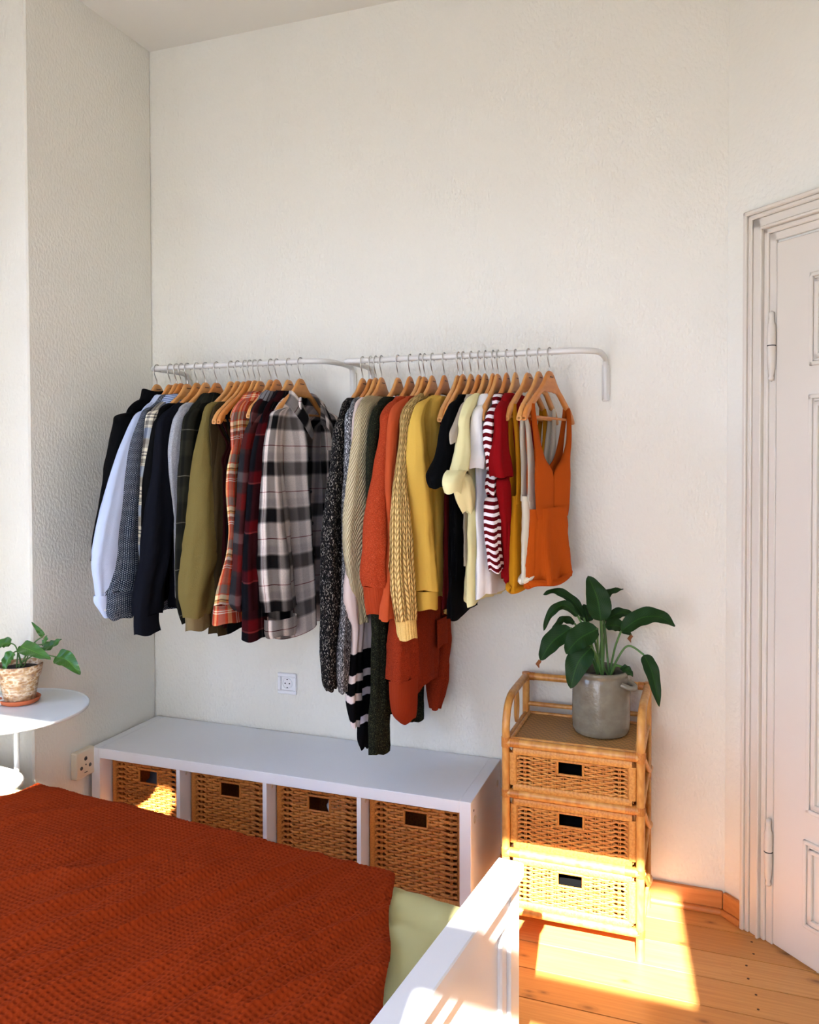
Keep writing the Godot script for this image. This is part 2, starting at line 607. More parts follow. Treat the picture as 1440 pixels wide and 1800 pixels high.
func build_door() -> void:
	var f := corner_frame
	var tr := struct("trim_2", boxes([[V(0.09, 0.0, 0.0), V(0.104, 2.25, 0.034)], [V(0.09, 2.236, 0.0), V(1.18, 2.25, 0.034)]], 0.004, f), M.paint)
	# stepped casing: outer bead, flat band, inner steps
	for e in [[0.104, 0.118, 0.026], [0.118, 0.147, 0.020], [0.147, 0.156, 0.028], [0.156, 0.172, 0.016], [0.172, 0.197, 0.010]]:
		var t0: float = e[0]
		var t1: float = e[1]
		obj("moulding", boxes([[V(t0, 0.0, 0.0), V(t1, 2.34 - t0, e[2])], [V(t0, 2.34 - t1, 0.0), V(1.18, 2.34 - t0, e[2])]], 0.003, f), M.paint, tr)
	var d := struct("door_1", boxes([[V(0.2, 0.008, 0.002), V(1.07, 2.135, 0.012)]], 0.003, f), M.paint)
	for p in [[0.318, 1.754, 0.64, 2.02], [0.318, 0.459, 0.64, 1.671], [0.310, 0.12, 0.64, 0.377], [0.72, 1.754, 0.98, 2.02], [0.72, 0.459, 0.98, 1.671], [0.72, 0.12, 0.98, 0.377]]:
		var mb := MB.new()
		for s in [[0.0, 0.012, 0.020], [0.012, 0.02, 0.015], [0.02, 0.032, 0.022]]:
			var a: float = s[0]
			var b: float = s[1]
			mb.box(V(p[0] + a, p[1] + a, 0.006), V(p[0] + b, p[3] - a, s[2]), 0.002, f)
			mb.box(V(p[2] - b, p[1] + a, 0.006), V(p[2] - a, p[3] - a, s[2]), 0.002, f)
			mb.box(V(p[0] + a, p[1] + a, 0.006), V(p[2] - a, p[1] + b, s[2]), 0.002, f)
			mb.box(V(p[0] + a, p[3] - b, 0.006), V(p[2] - a, p[3] - a, s[2]), 0.002, f)
		mb.box(V(p[0] + 0.05, p[1] + 0.05, 0.006), V(p[2] - 0.05, p[3] - 0.05, 0.014), 0.004, f)
		obj("panel", mb, M.paint, d)
	for y in [1.827, 0.287]:
		var mb := MB.new()
		var prof := [Vector2(0.0, -0.108), Vector2(0.007, -0.104), Vector2(0.009, -0.098), Vector2(0.006, -0.09), Vector2(0.0085, -0.082), Vector2(0.0085, -0.078), Vector2(0.0105, -0.068), Vector2(0.0125, -0.03), Vector2(0.0125, -0.002), Vector2(0.009, 0.0), Vector2(0.0125, 0.003), Vector2(0.0122, 0.06), Vector2(0.0085, 0.068), Vector2(0.0075, 0.084), Vector2(0.009, 0.09), Vector2(0.008, 0.1), Vector2(0.0, 0.106)]
		mb.lathe(prof, 14, f * V(0.19, y, 0.02))
		var hg := obj("hinge", mb, M.hinge, d)
		var gp := MB.new()
		gp.tube([f * V(0.19, y - 0.0005, 0.02), f * V(0.19, y + 0.0018, 0.02)], 0.0128, 12)
		obj("gap", gp, M.dark, hg)

# ---------- fittings ----------
func wall_rail(called_label: String, xl: float, xr: float, y: float, rl: float, rr: float) -> void:
	var o := thing("clothes_rail", called_label, "clothes rail", V((xl + xr) / 2, y, 0.25), "white clothes rails on the back wall")
	var c := o.position
	var mb := MB.new()
	var path := [V(xl, y - 0.14, 0.012), V(xl, y - 0.05, 0.012), V(xl, y - 0.015, 0.02), V(xl, y, 0.05), V(xl, y, 0.25 - rl)]
	path.append_array([V(xl + rl * 0.29, y, 0.25 - rl * 0.29), V(xl + rl, y, 0.25), V(xl + rl + 0.05, y, 0.25)])
	path.append_array([V(lerpf(xl, xr, 0.5), y, 0.25), V(xr - rr - 0.05, y, 0.25), V(xr - rr, y, 0.25), V(xr - rr * 0.29, y, 0.25 - rr * 0.29), V(xr, y, 0.25 - rr), V(xr, y, 0.05), V(xr, y - 0.015, 0.02), V(xr, y - 0.05, 0.012), V(xr, y - 0.14, 0.012)])
	var pp := []
	for p in path: pp.append(p - c)
	mb.tube(smooth(pp, 5), 0.0098, 12)
	obj("bar", mb, M.rail, o)
	for x in [xl, xr]:
		obj("mounting_plate", boxes([[V(x - 0.0125, y - 0.145, 0.001) - c, V(x + 0.0125, y - 0.02, 0.016) - c]], 0.004), M.rail, o)
		for dy in [-0.055, -0.118]:
			var s := MB.new()
			s.tube([V(x, y + dy, 0.014) - c, V(x, y + dy, 0.0185) - c], [0.0045, 0.0035], 10)
			obj("screw", s, M.screw, o)

func build_fittings() -> void:
	wall_rail("left white clothes rail, running from the room corner over the dark shirts", 0.183, 0.917, 1.834, 0.03, 0.075)
	wall_rail("right white clothes rail carrying the colourful sweaters and tops", 0.992, 1.85, 1.827, 0.03, 0.07)
	# wall socket
	var o := thing("wall_socket", "white wall socket above the low shelf, under the plaid shirt", "socket", V(0.626, 0.605, 0.0))
	var fr := boxes([[V(-0.041, -0.041, 0.0), V(0.041, -0.027, 0.011)], [V(-0.041, 0.027, 0.0), V(0.041, 0.041, 0.011)], [V(-0.041, -0.027, 0.0), V(-0.027, 0.027, 0.011)], [V(0.027, -0.027, 0.0), V(0.041, 0.027, 0.011)]], 0.004)
	obj("frame", fr, M.plug, o)
	var ins := MB.new()
	ins.box(V(-0.0265, -0.0265, 0.0), V(0.0265, 0.0265, 0.005), 0.001)
	obj("insert", ins, M.plug, o)
	var ring := MB.new()
	var rp := []
	for k in 33: rp.append(V(cos(TAU * k / 32) * 0.0205, sin(TAU * k / 32) * 0.0205, 0.0065))
	ring.tube(rp, 0.0028, 6, 1.0, false, Vector3.BACK)
	obj("plug_recess", ring, M.plug, o)
	for s in [-1.0, 1.0]:
		var h := MB.new()
		h.tube([V(0.0095 * s, 0, 0.0048), V(0.0095 * s, 0, 0.0056)], 0.0027, 10)
		obj("contact_hole", h, M.dark, o)
		obj("earth_clip", boxes([[V(-0.002, 0.0165 * s - 0.002, 0.004), V(0.002, 0.0165 * s + 0.002, 0.0075)]]), M.dark, o)
	# aerial socket box on the left wall
	var a := thing("aerial_socket", "cream aerial socket box on the left wall beside the low shelf", "socket", V(0.0, 0.37, 0.445))
	obj("box", boxes([[V(0.0, -0.05, -0.048), V(0.028, 0.05, 0.048)]], 0.004), M.cream_plug, a)
	for q in [[0.0, 0.018, 0.009], [0.022, -0.012, 0.008], [-0.022, -0.012, 0.008]]:
		var h := MB.new()
		h.tube([V(0.027, q[1], q[0]), V(0.030, q[1], q[0])], [q[2], q[2] * 0.7], 14)
		obj("port", h, M.screw, a)
	for q in [[0.0, -0.004]]:
		var h := MB.new()
		h.tube([V(0.028, q[1], q[0]), V(0.0295, q[1], q[0])], 0.003, 10)
		obj("screw", h, M.screw, a)
	obj("imprint", boxes([[V(0.0278, -0.034, -0.008), V(0.0288, -0.031, 0.008)]]), M.screw, a)
# ---------- basketry ----------
# a woven face in the plane z = 0 looking to +z, from (x0, y0) to (x1, y1); hole = [x0, y0, x1, y1]
func wicker_face(parent: Node3D, f: Transform3D, x0: float, y0: float, x1: float, y1: float, stakes: int, rows: int, mats: Array, hole: Array, border := 0.024, gaps := true) -> void:
	var pitch := (y1 - y0) / rows
	var step := (x1 - x0) / stakes
	var sets := [MB.new(), MB.new(), MB.new()]
	for r in rows:
		var y := y0 + (r + 0.5) * pitch
		var spans := [[x0, x1]]
		if hole.size() and y > hole[1] - 0.004 and y < hole[3] + 0.004: spans = [[x0, hole[0]], [hole[2], x1]]
		for sp in spans:
			var path := []
			var n := int(round((sp[1] - sp[0]) / step * 2.0))
			for k in n + 1:
				var x := lerpf(sp[0], sp[1], float(k) / maxi(n, 1))
				var q := (x - x0) / step
				var dz := 0.0042 * cos(PI * (q + r)) + rng.randf_range(-0.0006, 0.0006)
				var dy := rng.randf_range(-0.0011, 0.0011)
				if gaps and (q < 1.6 or q > stakes - 1.6) and q > 0.3 and q < stakes - 0.3: dy += (0.42 if r % 2 == 0 else -0.42) * pitch
				path.append(f * V(x, y + dy, dz))
			if path.size() > 1: sets[rng.randi() % 3].tube(path, pitch * 0.56, 6, 0.56, false, f.basis.y)
	for i in 3:
		var o := obj("woven_cane", sets[i], mats[i], parent)
		o.set_meta("kind", "stuff")
	var st := MB.new()
	for k in stakes + 1:
		var x := x0 + k * step
		for dx in ([-0.0026, 0.0026] if k in [1, stakes - 1] else [0.0]):
			if hole.size() and x > hole[0] and x < hole[2]:
				st.tube([f * V(x + dx, y0, 0), f * V(x + dx, hole[1], 0)], 0.0022, 5, 1.0, false)
				st.tube([f * V(x + dx, hole[3], 0), f * V(x + dx, y1, 0)], 0.0022, 5, 1.0, false)
			else: st.tube([f * V(x + dx, y0, 0), f * V(x + dx, y1, 0)], 0.0022, 5, 1.0, false)
	obj("stakes", st, mats[1], parent).set_meta("kind", "stuff")
	# wrapped border: many turns of thin cane
	for e in [[V(x0 - border * 0.5, y1 + border * 0.45, 0), V(x1 + border * 0.5, y1 + border * 0.45, 0)], [V(x0 - border * 0.5, y0 - border * 0.45, 0), V(x1 + border * 0.5, y0 - border * 0.45, 0)],
		[V(x0 - border * 0.5, y0 - border * 0.2, 0), V(x0 - border * 0.5, y1 + border * 0.2, 0)], [V(x1 + border * 0.5, y0 - border * 0.2, 0), V(x1 + border * 0.5, y1 + border * 0.2, 0)]]:
		var a: Vector3 = f * e[0]
		var b: Vector3 = f * e[1]
		var n := int(a.distance_to(b) / 0.0042)
		var path := []
		var rad := []
		for k in n * 2 + 1:
			path.append(a.lerp(b, float(k) / (n * 2)))
			rad.append(border * (0.5 if k % 2 else 0.46) + rng.randf_range(-0.0005, 0.0005))
		var mb := MB.new()
		mb.tube(path, rad, 8, 0.42, true, f.basis.y if absf(e[0].y - e[1].y) < 0.001 else f.basis.x)
		obj("wrapped_edge", mb, mats[2], parent)
	if hole.size():
		var hp := [V(hole[0], hole[1], 0.001), V(hole[2], hole[1], 0.001), V(hole[2], hole[3], 0.001), V(hole[0], hole[3], 0.001), V(hole[0], hole[1], 0.001)]
		var mb := MB.new()
		for k in 4: mb.tube([f * hp[k], f * hp[k + 1]], 0.0042, 6)
		obj("handle_frame", mb, mats[0], parent)

func cloth_lump(o: Node3D, c: Vector3, size: Vector3, m: Material) -> void:
	var mb := MB.new()
	var P := []
	for i in 15:
		var row := PackedVector3Array()
		var ph := PI * i / 14.0
		for j in 20:
			var th := TAU * j / 20
			var p := V(sin(ph) * cos(th), -cos(ph), sin(ph) * sin(th))
			row.append(c + p * size * (1.0 + 0.35 * noise.get_noise_3d(p.x * 70.0 + c.x * 300.0, p.y * 70.0, p.z * 70.0)))
		P.append(row)
	mb.grid(P, true, false)
	obj("folded_cloth", mb, m, o)

func build_shelf() -> void:
	var o := thing("low_shelf", "long low white shelf unit with four open cubes standing along the back wall", "shelf", V(0.0155, 0.0, 0.012))
	obj("top_panel", boxes([[V(0.038, 0.377, 0), V(1.432, 0.415, 0.39)]], 0.0015), M.laminate, o)
	obj("bottom_panel", boxes([[V(0.038, 0.0, 0), V(1.432, 0.038, 0.39)]], 0.0015), M.laminate, o)
	for x in [0.0, 1.432]: obj("side_panel", boxes([[V(x, 0.0, 0), V(x + 0.038, 0.415, 0.39)]], 0.0015), M.laminate, o)
	for k in 3:
		var x := 0.038 + 0.3365 * (k + 1) + 0.016 * k
		obj("divider", boxes([[V(x, 0.038, 0), V(x + 0.016, 0.377, 0.388)]], 0.001), M.laminate, o)
		var cap := MB.new()
		cap.tube([V(x + 0.0155, 0.352, 0.35), V(x + 0.0172, 0.352, 0.35)], 0.0065, 12)
		obj("screw_cover", cap, M.cream_plug, o)
	for q in [[0.345, 0.345], [0.345, 0.045]]:
		var mb := MB.new()
		mb.tube([V(1.4695, q[0], q[1]), V(1.4712, q[0], q[1])], 0.013, 16)
		obj("screw_cover", mb, M.cream_plug, o)
	var pin := MB.new()
	pin.tube([V(1.4695, 0.378, 0.358), V(1.4705, 0.378, 0.358)], 0.004, 10)
	obj("pin_hole", pin, M.dark, o)
	var says := ["woven cane basket in the leftmost shelf cube, grey cloth showing in its handle hole", "woven cane basket in the second shelf cube from the left, its handle hole dark", "woven cane basket in the third shelf cube, something pale in its handle hole", "woven cane basket in the rightmost cube of the low shelf, next to the bed"]
	for k in 4:
		var bx := 0.0155 + 0.038 + 0.3525 * k
		var b := thing("wicker_basket", says[k], "basket", V(bx + 0.168, 0.038, 0.0), "cane baskets in the low shelf")
		var w := 0.158
		var h := 0.322
		var zf := 0.335
		for s in [-1.0, 1.0]: obj("side_wall", boxes([[V(s * (w - 0.004) - 0.004, 0.004, 0.03), V(s * (w - 0.004) + 0.004, h, zf - 0.008)]], 0.002), M.wicker_dark[1], b)
		obj("back_wall", boxes([[V(-w, 0.004, 0.022), V(w, h, 0.03)]], 0.002), M.wicker_dark[1], b)
		obj("base", boxes([[V(-w, 0.0, 0.022), V(w, 0.008, zf - 0.008)]], 0.002), M.wicker_dark[1], b)
		wicker_face(b, Transform3D(Basis.IDENTITY, V(0, 0, zf)), -w + 0.014, 0.02, w - 0.014, h - 0.014, 13, 31, M.wicker_dark, [-0.041, h - 0.082, 0.041, h - 0.03], 0.022)
		if k == 0: cloth_lump(b, V(0.0, 0.2, 0.2), V(0.1, 0.075, 0.09), M.grey_cloth)
		if k == 2: cloth_lump(b, V(0.03, 0.235, 0.26), V(0.035, 0.035, 0.03), M.white_tee)

func cane_wrap(parent: Node3D, a: Vector3, b: Vector3, r: float) -> void:   # a few turns of split cane round a joint
	var path := []
	var rad := []
	var n := maxi(int(a.distance_to(b) / 0.005), 2)
	for k in n * 2 + 1:
		path.append(a.lerp(b, float(k) / (n * 2)))
		rad.append(r if k % 2 else r - 0.0012)
	var mb := MB.new()
	mb.tube(path, rad, 12)
	obj("binding", mb, M.binding, parent)

func pole(called: String, path: Array, r, parent: Node3D, sm := true) -> void:
	var mb := MB.new()
	mb.tube(smooth(path, 6) if sm else path, r, 12)
	obj(called, mb, M.cane, parent)

func build_chest() -> void:
	var o := thing("rattan_chest", "rattan chest of three woven drawers beside the low shelf, a potted plant on top", "chest", V(1.79, 0.0, 0.205))
	var xl := -0.203
	var xr := 0.203
	var zf := 0.155
	var zb := -0.15
	var R := 0.0125
	for x in [xl, xr]:
		var sx := signf(x)
		# the front leg runs up, bends back and becomes the arm
		pole("front_leg", [V(x, 0.0, zf), V(x, 0.1, zf), V(x, 0.3, zf), V(x, 0.5, zf), V(x, 0.605, zf)], [0.0095, 0.0105, 0.0112, 0.0118, 0.012, 0.0122] + [], o) if false else pole("front_leg", [V(x, 0.0, zf), V(x, 0.07, zf), V(x, 0.3, zf), V(x, 0.61, zf)], R, o)
		pole("arm", [V(x, 0.605, zf), V(x, 0.66, zf), V(x, 0.705, zf - 0.022), V(x, 0.728, zf - 0.06), V(x, 0.735, zf - 0.12), V(x, 0.735, zb + 0.02), V(x, 0.735, zb)], R, o)
		pole("back_leg", [V(x, 0.0, zb), V(x, 0.3, zb), V(x, 0.735, zb)], R, o)
		# small loops under the arm
		for dz in [-0.018, 0.018]: pole("arm_loop", [V(x, 0.625, dz * 0.4), V(x, 0.65, dz), V(x, 0.695, dz), V(x, 0.728, dz * 0.3)], 0.005, o)
		for y in [0.605, 0.447, 0.261, 0.081]: pole("side_rail", [V(x, y, zf), V(x, y, zb)], 0.009, o, false)
		# bent struts between the side rails
		for e in [[0.455, 0.6], [0.27, 0.44], [0.09, 0.255]]:
			pole("side_strut", [V(x + sx * 0.008, e[1], zf - 0.012), V(x + sx * 0.014, lerpf(e[1], e[0], 0.55), 0.02), V(x + sx * 0.014, e[0] + 0.03, zb + 0.05), V(x + sx * 0.008, e[0] + 0.02, zb + 0.012)], 0.0075, o)
			pole("side_strut", [V(x + sx * 0.006, e[0] + 0.01, zf - 0.012), V(x + sx * 0.012, lerpf(e[0], e[1], 0.45), 0.0), V(x + sx * 0.006, e[1] - 0.01, zb + 0.012)], 0.0065, o)
		cane_wrap(o, V(x, 0.59, zf), V(x, 0.622, zf), R + 0.0025)
		for y in [0.447, 0.261, 0.081]: cane_wrap(o, V(x, y - 0.012, zf), V(x, y + 0.012, zf), R + 0.0022)
		for y in [0.605, 0.447, 0.261]:
			cane_wrap(o, V(x - sx * 0.014, y, zf), V(x - sx * 0.044, y, zf), 0.0148)
		cane_wrap(o, V(x, 0.72, zb), V(x, 0.748, zb), R + 0.002)
		cane_wrap(o, V(x - sx * 0.012, 0.735, zb), V(x - sx * 0.03, 0.735, zb), R + 0.002)
	for y in [0.605, 0.447, 0.261, 0.081]:
		pole("front_rail", [V(xl, y, zf), V(xr, y, zf)], 0.0135, o, false)
		pole("back_rail", [V(xl, y, zb), V(xr, y, zb)], 0.0085, o, false)
	pole("top_rail", [V(xl - 0.004, 0.735, zb), V(xr + 0.004, 0.735, zb)], R, o, false)
	pole("back_rail", [V(xl, 0.64, zb), V(xr, 0.64, zb)], 0.008, o, false)
	for z in [zb + 0.016, zf - 0.016]: pole("mat_trim", [V(xl + 0.012, 0.614, z), V(xr - 0.012, 0.614, z)], 0.0055, o, false)
	for x in [xl + 0.016, xr - 0.016]: pole("mat_trim", [V(x, 0.614, zb + 0.012), V(x, 0.614, zf - 0.012)], 0.0055, o, false)
	obj("top_panel", boxes([[V(xl + 0.006, 0.603, zb + 0.006), V(xr - 0.006, 0.612, zf - 0.006)]], 0.001), M.matting, o)
	for y in [0.434, 0.248, 0.076]: obj("drawer_shelf", boxes([[V(xl + 0.01, y, zb + 0.01), V(xr - 0.01, y + 0.005, zf - 0.012)]], 0.001), M.wicker_dark[1], o)
	# drawers
	var n := 0
	for e in [[0.463, 0.588, 0.004], [0.277, 0.425, -0.006], [0.097, 0.245, 0.003]]:
		var y0: float = e[0]
		var y1: float = e[1]
		var z: float = zf + e[2]
		var w := 0.18
		var dr := obj("drawer", boxes([[V(-w, y0, zb + 0.02), V(-w + 0.006, y1, z - 0.008)], [V(-w, y0, zb + 0.02), V(w, y1, zb + 0.026)], [V(-w, y0, zb + 0.02), V(w, y0 + 0.006, z - 0.008)]], 0.001), M.wicker_dark[1], o)
		wicker_face(dr, Transform3D(Basis.IDENTITY, V(0, 0, z)), -w + 0.014, y0 + 0.018, w - 0.014, y1 - 0.018, 14, 14 if n == 0 else 16, M.wicker, [-0.042, y1 - 0.062, 0.036, y1 - 0.020], 0.026)
		wicker_face(dr, Transform3D(Basis(Vector3(0, 0, -1), Vector3.UP, Vector3.RIGHT), V(w, 0, z - 0.008)), 0.012, y0 + 0.018, 0.23, y1 - 0.018, 9, 14 if n == 0 else 16, M.wicker, [], 0.022)
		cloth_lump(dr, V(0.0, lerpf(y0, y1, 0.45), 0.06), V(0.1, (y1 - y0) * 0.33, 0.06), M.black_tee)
		n += 1

# ---------- plants ----------
func leaf(parent: Node3D, path: Array, w: float, m: Material, cup := 0.25, tipped := 1.0, droop := Vector3.ZERO) -> void:
	var k := smooth(path, 8)
	var mb := MB.new()
	var P := []
	var U := []
	var n: int = k.size()
	for i in n:
		var t := float(i) / (n - 1)
		var tang: Vector3 = (k[mini(i + 1, n - 1)] - k[maxi(i - 1, 0)]).normalized()
		# the blade turns its upper side up and towards the window
		var facing := Vector3(0.1, 0.75, 0.75)
		var side := tang.cross(facing)
		if side.length() < 0.1: side = tang.cross(Vector3.BACK)
		side = side.normalized()
		var up := side.cross(tang).normalized()
		var wd := w * pow(sin(PI * clampf(pow(t, 0.72 * tipped) * 0.985 + 0.012, 0.0, 1.0)), 0.82)
		var row := PackedVector3Array()
		var ur := PackedVector2Array()
		for j in 9:
			var q := (j - 4) / 4.0
			row.append(k[i] + side * (q * wd) + up * (absf(q) * wd * cup - wd * 0.1 + 0.003 * sin(t * 21.0 + q * 2.0) * absf(q)))
			ur.append(Vector2(0.5 + q * 0.49, t))
		P.append(row)
		U.append(ur)
	mb.grid(P, false, false, U)
	var lo := []   # underside, a hair lower, so the blade has thickness
	for i in n:
		var row := PackedVector3Array()
		for j in 9: row.append(P[i][j] - Vector3(0.0, 0.0006, 0.0006))
		lo.append(row)
	mb.grid(lo, false, true, U)
	obj("leaf", mb, m, parent)

func stalk(parent: Node3D, a: Vector3, b: Vector3, lift: Vector3, r := 0.0035) -> void:
	var mb := MB.new()
	mb.tube(smooth([a, a.lerp(b, 0.5) + lift, b], 8), r, 7)
	obj("stem", mb, M.stem, parent)

const LILY := [
	{"w": 0.039, "p": [Vector3(1.861, 0.976, 0.22), Vector3(1.847, 1.047, 0.205), Vector3(1.816, 1.112, 0.19)]},
	{"w": 0.014, "p": [Vector3(1.855, 1.016, 0.15), Vector3(1.874, 1.051, 0.13), Vector3(1.919, 1.063, 0.11)]},
	{"w": 0.017, "p": [Vector3(1.804, 0.978, 0.2), Vector3(1.772, 1.03, 0.207), Vector3(1.72, 1.061, 0.213), Vector3(1.677, 1.049, 0.22)]},
	{"w": 0.017, "p": [Vector3(1.791, 0.99, 0.24), Vector3(1.75, 1.024, 0.25), Vector3(1.708, 0.997, 0.26), Vector3(1.688, 0.942, 0.27)]},
	{"w": 0.034, "p": [Vector3(1.771, 0.955, 0.26), Vector3(1.717, 0.912, 0.28), Vector3(1.683, 0.854, 0.3)]},
	{"w": 0.041, "p": [Vector3(1.858, 0.965, 0.29), Vector3(1.805, 0.935, 0.31), Vector3(1.768, 0.889, 0.33)]},
	{"w": 0.040, "p": [Vector3(1.84, 0.908, 0.3), Vector3(1.802, 0.861, 0.315), Vector3(1.782, 0.783, 0.33)]},
	{"w": 0.032, "p": [Vector3(1.921, 0.944, 0.2), Vector3(1.978, 0.989, 0.2), Vector3(2.037, 0.997, 0.2), Vector3(2.083, 0.97, 0.2)]},
	{"w": 0.020, "p": [Vector3(1.864, 0.963, 0.15), Vector3(1.911, 0.989, 0.135), Vector3(1.958, 0.98, 0.12)]},
	{"w": 0.023, "p": [Vector3(1.869, 0.953, 0.18), Vector3(1.909, 0.955, 0.175), Vector3(1.951, 0.926, 0.17)]},
	{"w": 0.023, "p": [Vector3(1.99, 0.874, 0.2), Vector3(2.016, 0.823, 0.21), Vector3(2.038, 0.721, 0.22)]},
	{"w": 0.014, "p": [Vector3(1.775, 0.958, 0.2), Vector3(1.738, 0.968, 0.2), Vector3(1.701, 0.93, 0.2)]},
	{"w": 0.023, "p": [Vector3(1.814, 0.96, 0.17), Vector3(1.807, 0.982, 0.16), Vector3(1.797, 1.013, 0.15)]},
	{"w": 0.014, "p": [Vector3(1.926, 0.843, 0.25), Vector3(1.945, 0.836, 0.26), Vector3(1.963, 0.821, 0.27)]},
]
const POTHOS := [
	{"w": 0.025, "p": [Vector3(0.086, 0.886, 0.8), Vector3(0.155, 0.88, 0.815), Vector3(0.24, 0.864, 0.83)]},
	{"w": 0.021, "p": [Vector3(0.09, 0.873, 0.83), Vector3(0.08, 0.852, 0.845), Vector3(0.083, 0.823, 0.86)]},
	{"w": 0.019, "p": [Vector3(0.027, 0.887, 0.78), Vector3(0.001, 0.887, 0.79), Vector3(-0.018, 0.867, 0.8)]},
	{"w": 0.028, "p": [Vector3(0.194, 0.851, 0.76), Vector3(0.24, 0.845, 0.76), Vector3(0.292, 0.802, 0.76)]},
	{"w": 0.019, "p": [Vector3(0.121, 0.87, 0.74), Vector3(0.152, 0.88, 0.73), Vector3(0.18, 0.9, 0.72)]},
	{"w": 0.009, "p": [Vector3(0.124, 0.908, 0.74), Vector3(0.105, 0.927, 0.74), Vector3(0.074, 0.953, 0.74)]},
	{"w": 0.012, "p": [Vector3(0.148, 0.89, 0.77), Vector3(0.162, 0.904, 0.77), Vector3(0.167, 0.921, 0.77)]},
]

func build_lily() -> void:
	var c := V(1.857, 0.613, 0.185)
	var o := thing("potted_peace_lily", "dark green broad-leaved plant in a grey glazed stoneware crock on the rattan chest", "potted plant", c)
	var mb := MB.new()
	var prof := [Vector2(0.0, 0.0), Vector2(0.078, 0.0), Vector2(0.0865, 0.006), Vector2(0.0905, 0.02), Vector2(0.0915, 0.06), Vector2(0.0905, 0.13), Vector2(0.087, 0.168), Vector2(0.083, 0.18), Vector2(0.082, 0.186), Vector2(0.0862, 0.19), Vector2(0.0868, 0.198), Vector2(0.083, 0.203), Vector2(0.077, 0.2), Vector2(0.075, 0.185), Vector2(0.078, 0.15)]
	mb.lathe(prof, 48)
	obj("crock", mb, M.crock, o)
	for s in [1.0, -1.0]:   # ear handles
		var h := MB.new()
		var d := V(0.93 * s, 0, 0.36 * s)
		var path := [d * 0.083 + V(0, 0.17, 0) + d.cross(V(0, 1, 0)) * 0.026, d * 0.105 + V(0, 0.162, 0) + d.cross(V(0, 1, 0)) * 0.018, d * 0.112 + V(0, 0.158, 0), d * 0.105 + V(0, 0.162, 0) - d.cross(V(0, 1, 0)) * 0.018, d * 0.083 + V(0, 0.17, 0) - d.cross(V(0, 1, 0)) * 0.026]
		h.tube(smooth(path, 5), 0.008, 8, 1.3)
		obj("handle", h, M.crock, o)
	var so := MB.new()
	so.lathe([Vector2(0.079, 0.168), Vector2(0.05, 0.178), Vector2(0.02, 0.184), Vector2(0.0, 0.186)], 24)
	obj("soil", so, M.soil, o)
	var n := 0
	for e in LILY:
		var p := []
		for q in e.p: p.append(q - c)
		leaf(o, p, e.w, M.leaf, 0.22)
		var root := V(0.008 + 0.02 * sin(n * 2.1), 0.18, 0.012 + 0.02 * cos(n * 2.1))
		if n == 13: root = V(0.03, 0.18, 0.03)
		stalk(o, root, p[0], V(0.0, 0.02, 0.0) if n != 10 else V(0.0, 0.06, 0.0), 0.0048 if n == 0 else 0.0034)
		n += 1
	for q in [[9, 0.012], [4, 0.01]]:
		var e = LILY[q[0]]
		var tip: Vector3 = e.p[e.p.size() - 1] - c
		var b := MB.new()
		b.tube([tip, tip + V(-0.008, -0.012, 0.004), tip + V(-0.002, -0.022, 0.008)], [0.006, 0.007, 0.001], 7, 0.3)
		obj("withered_tip", b, M.wilt, o)

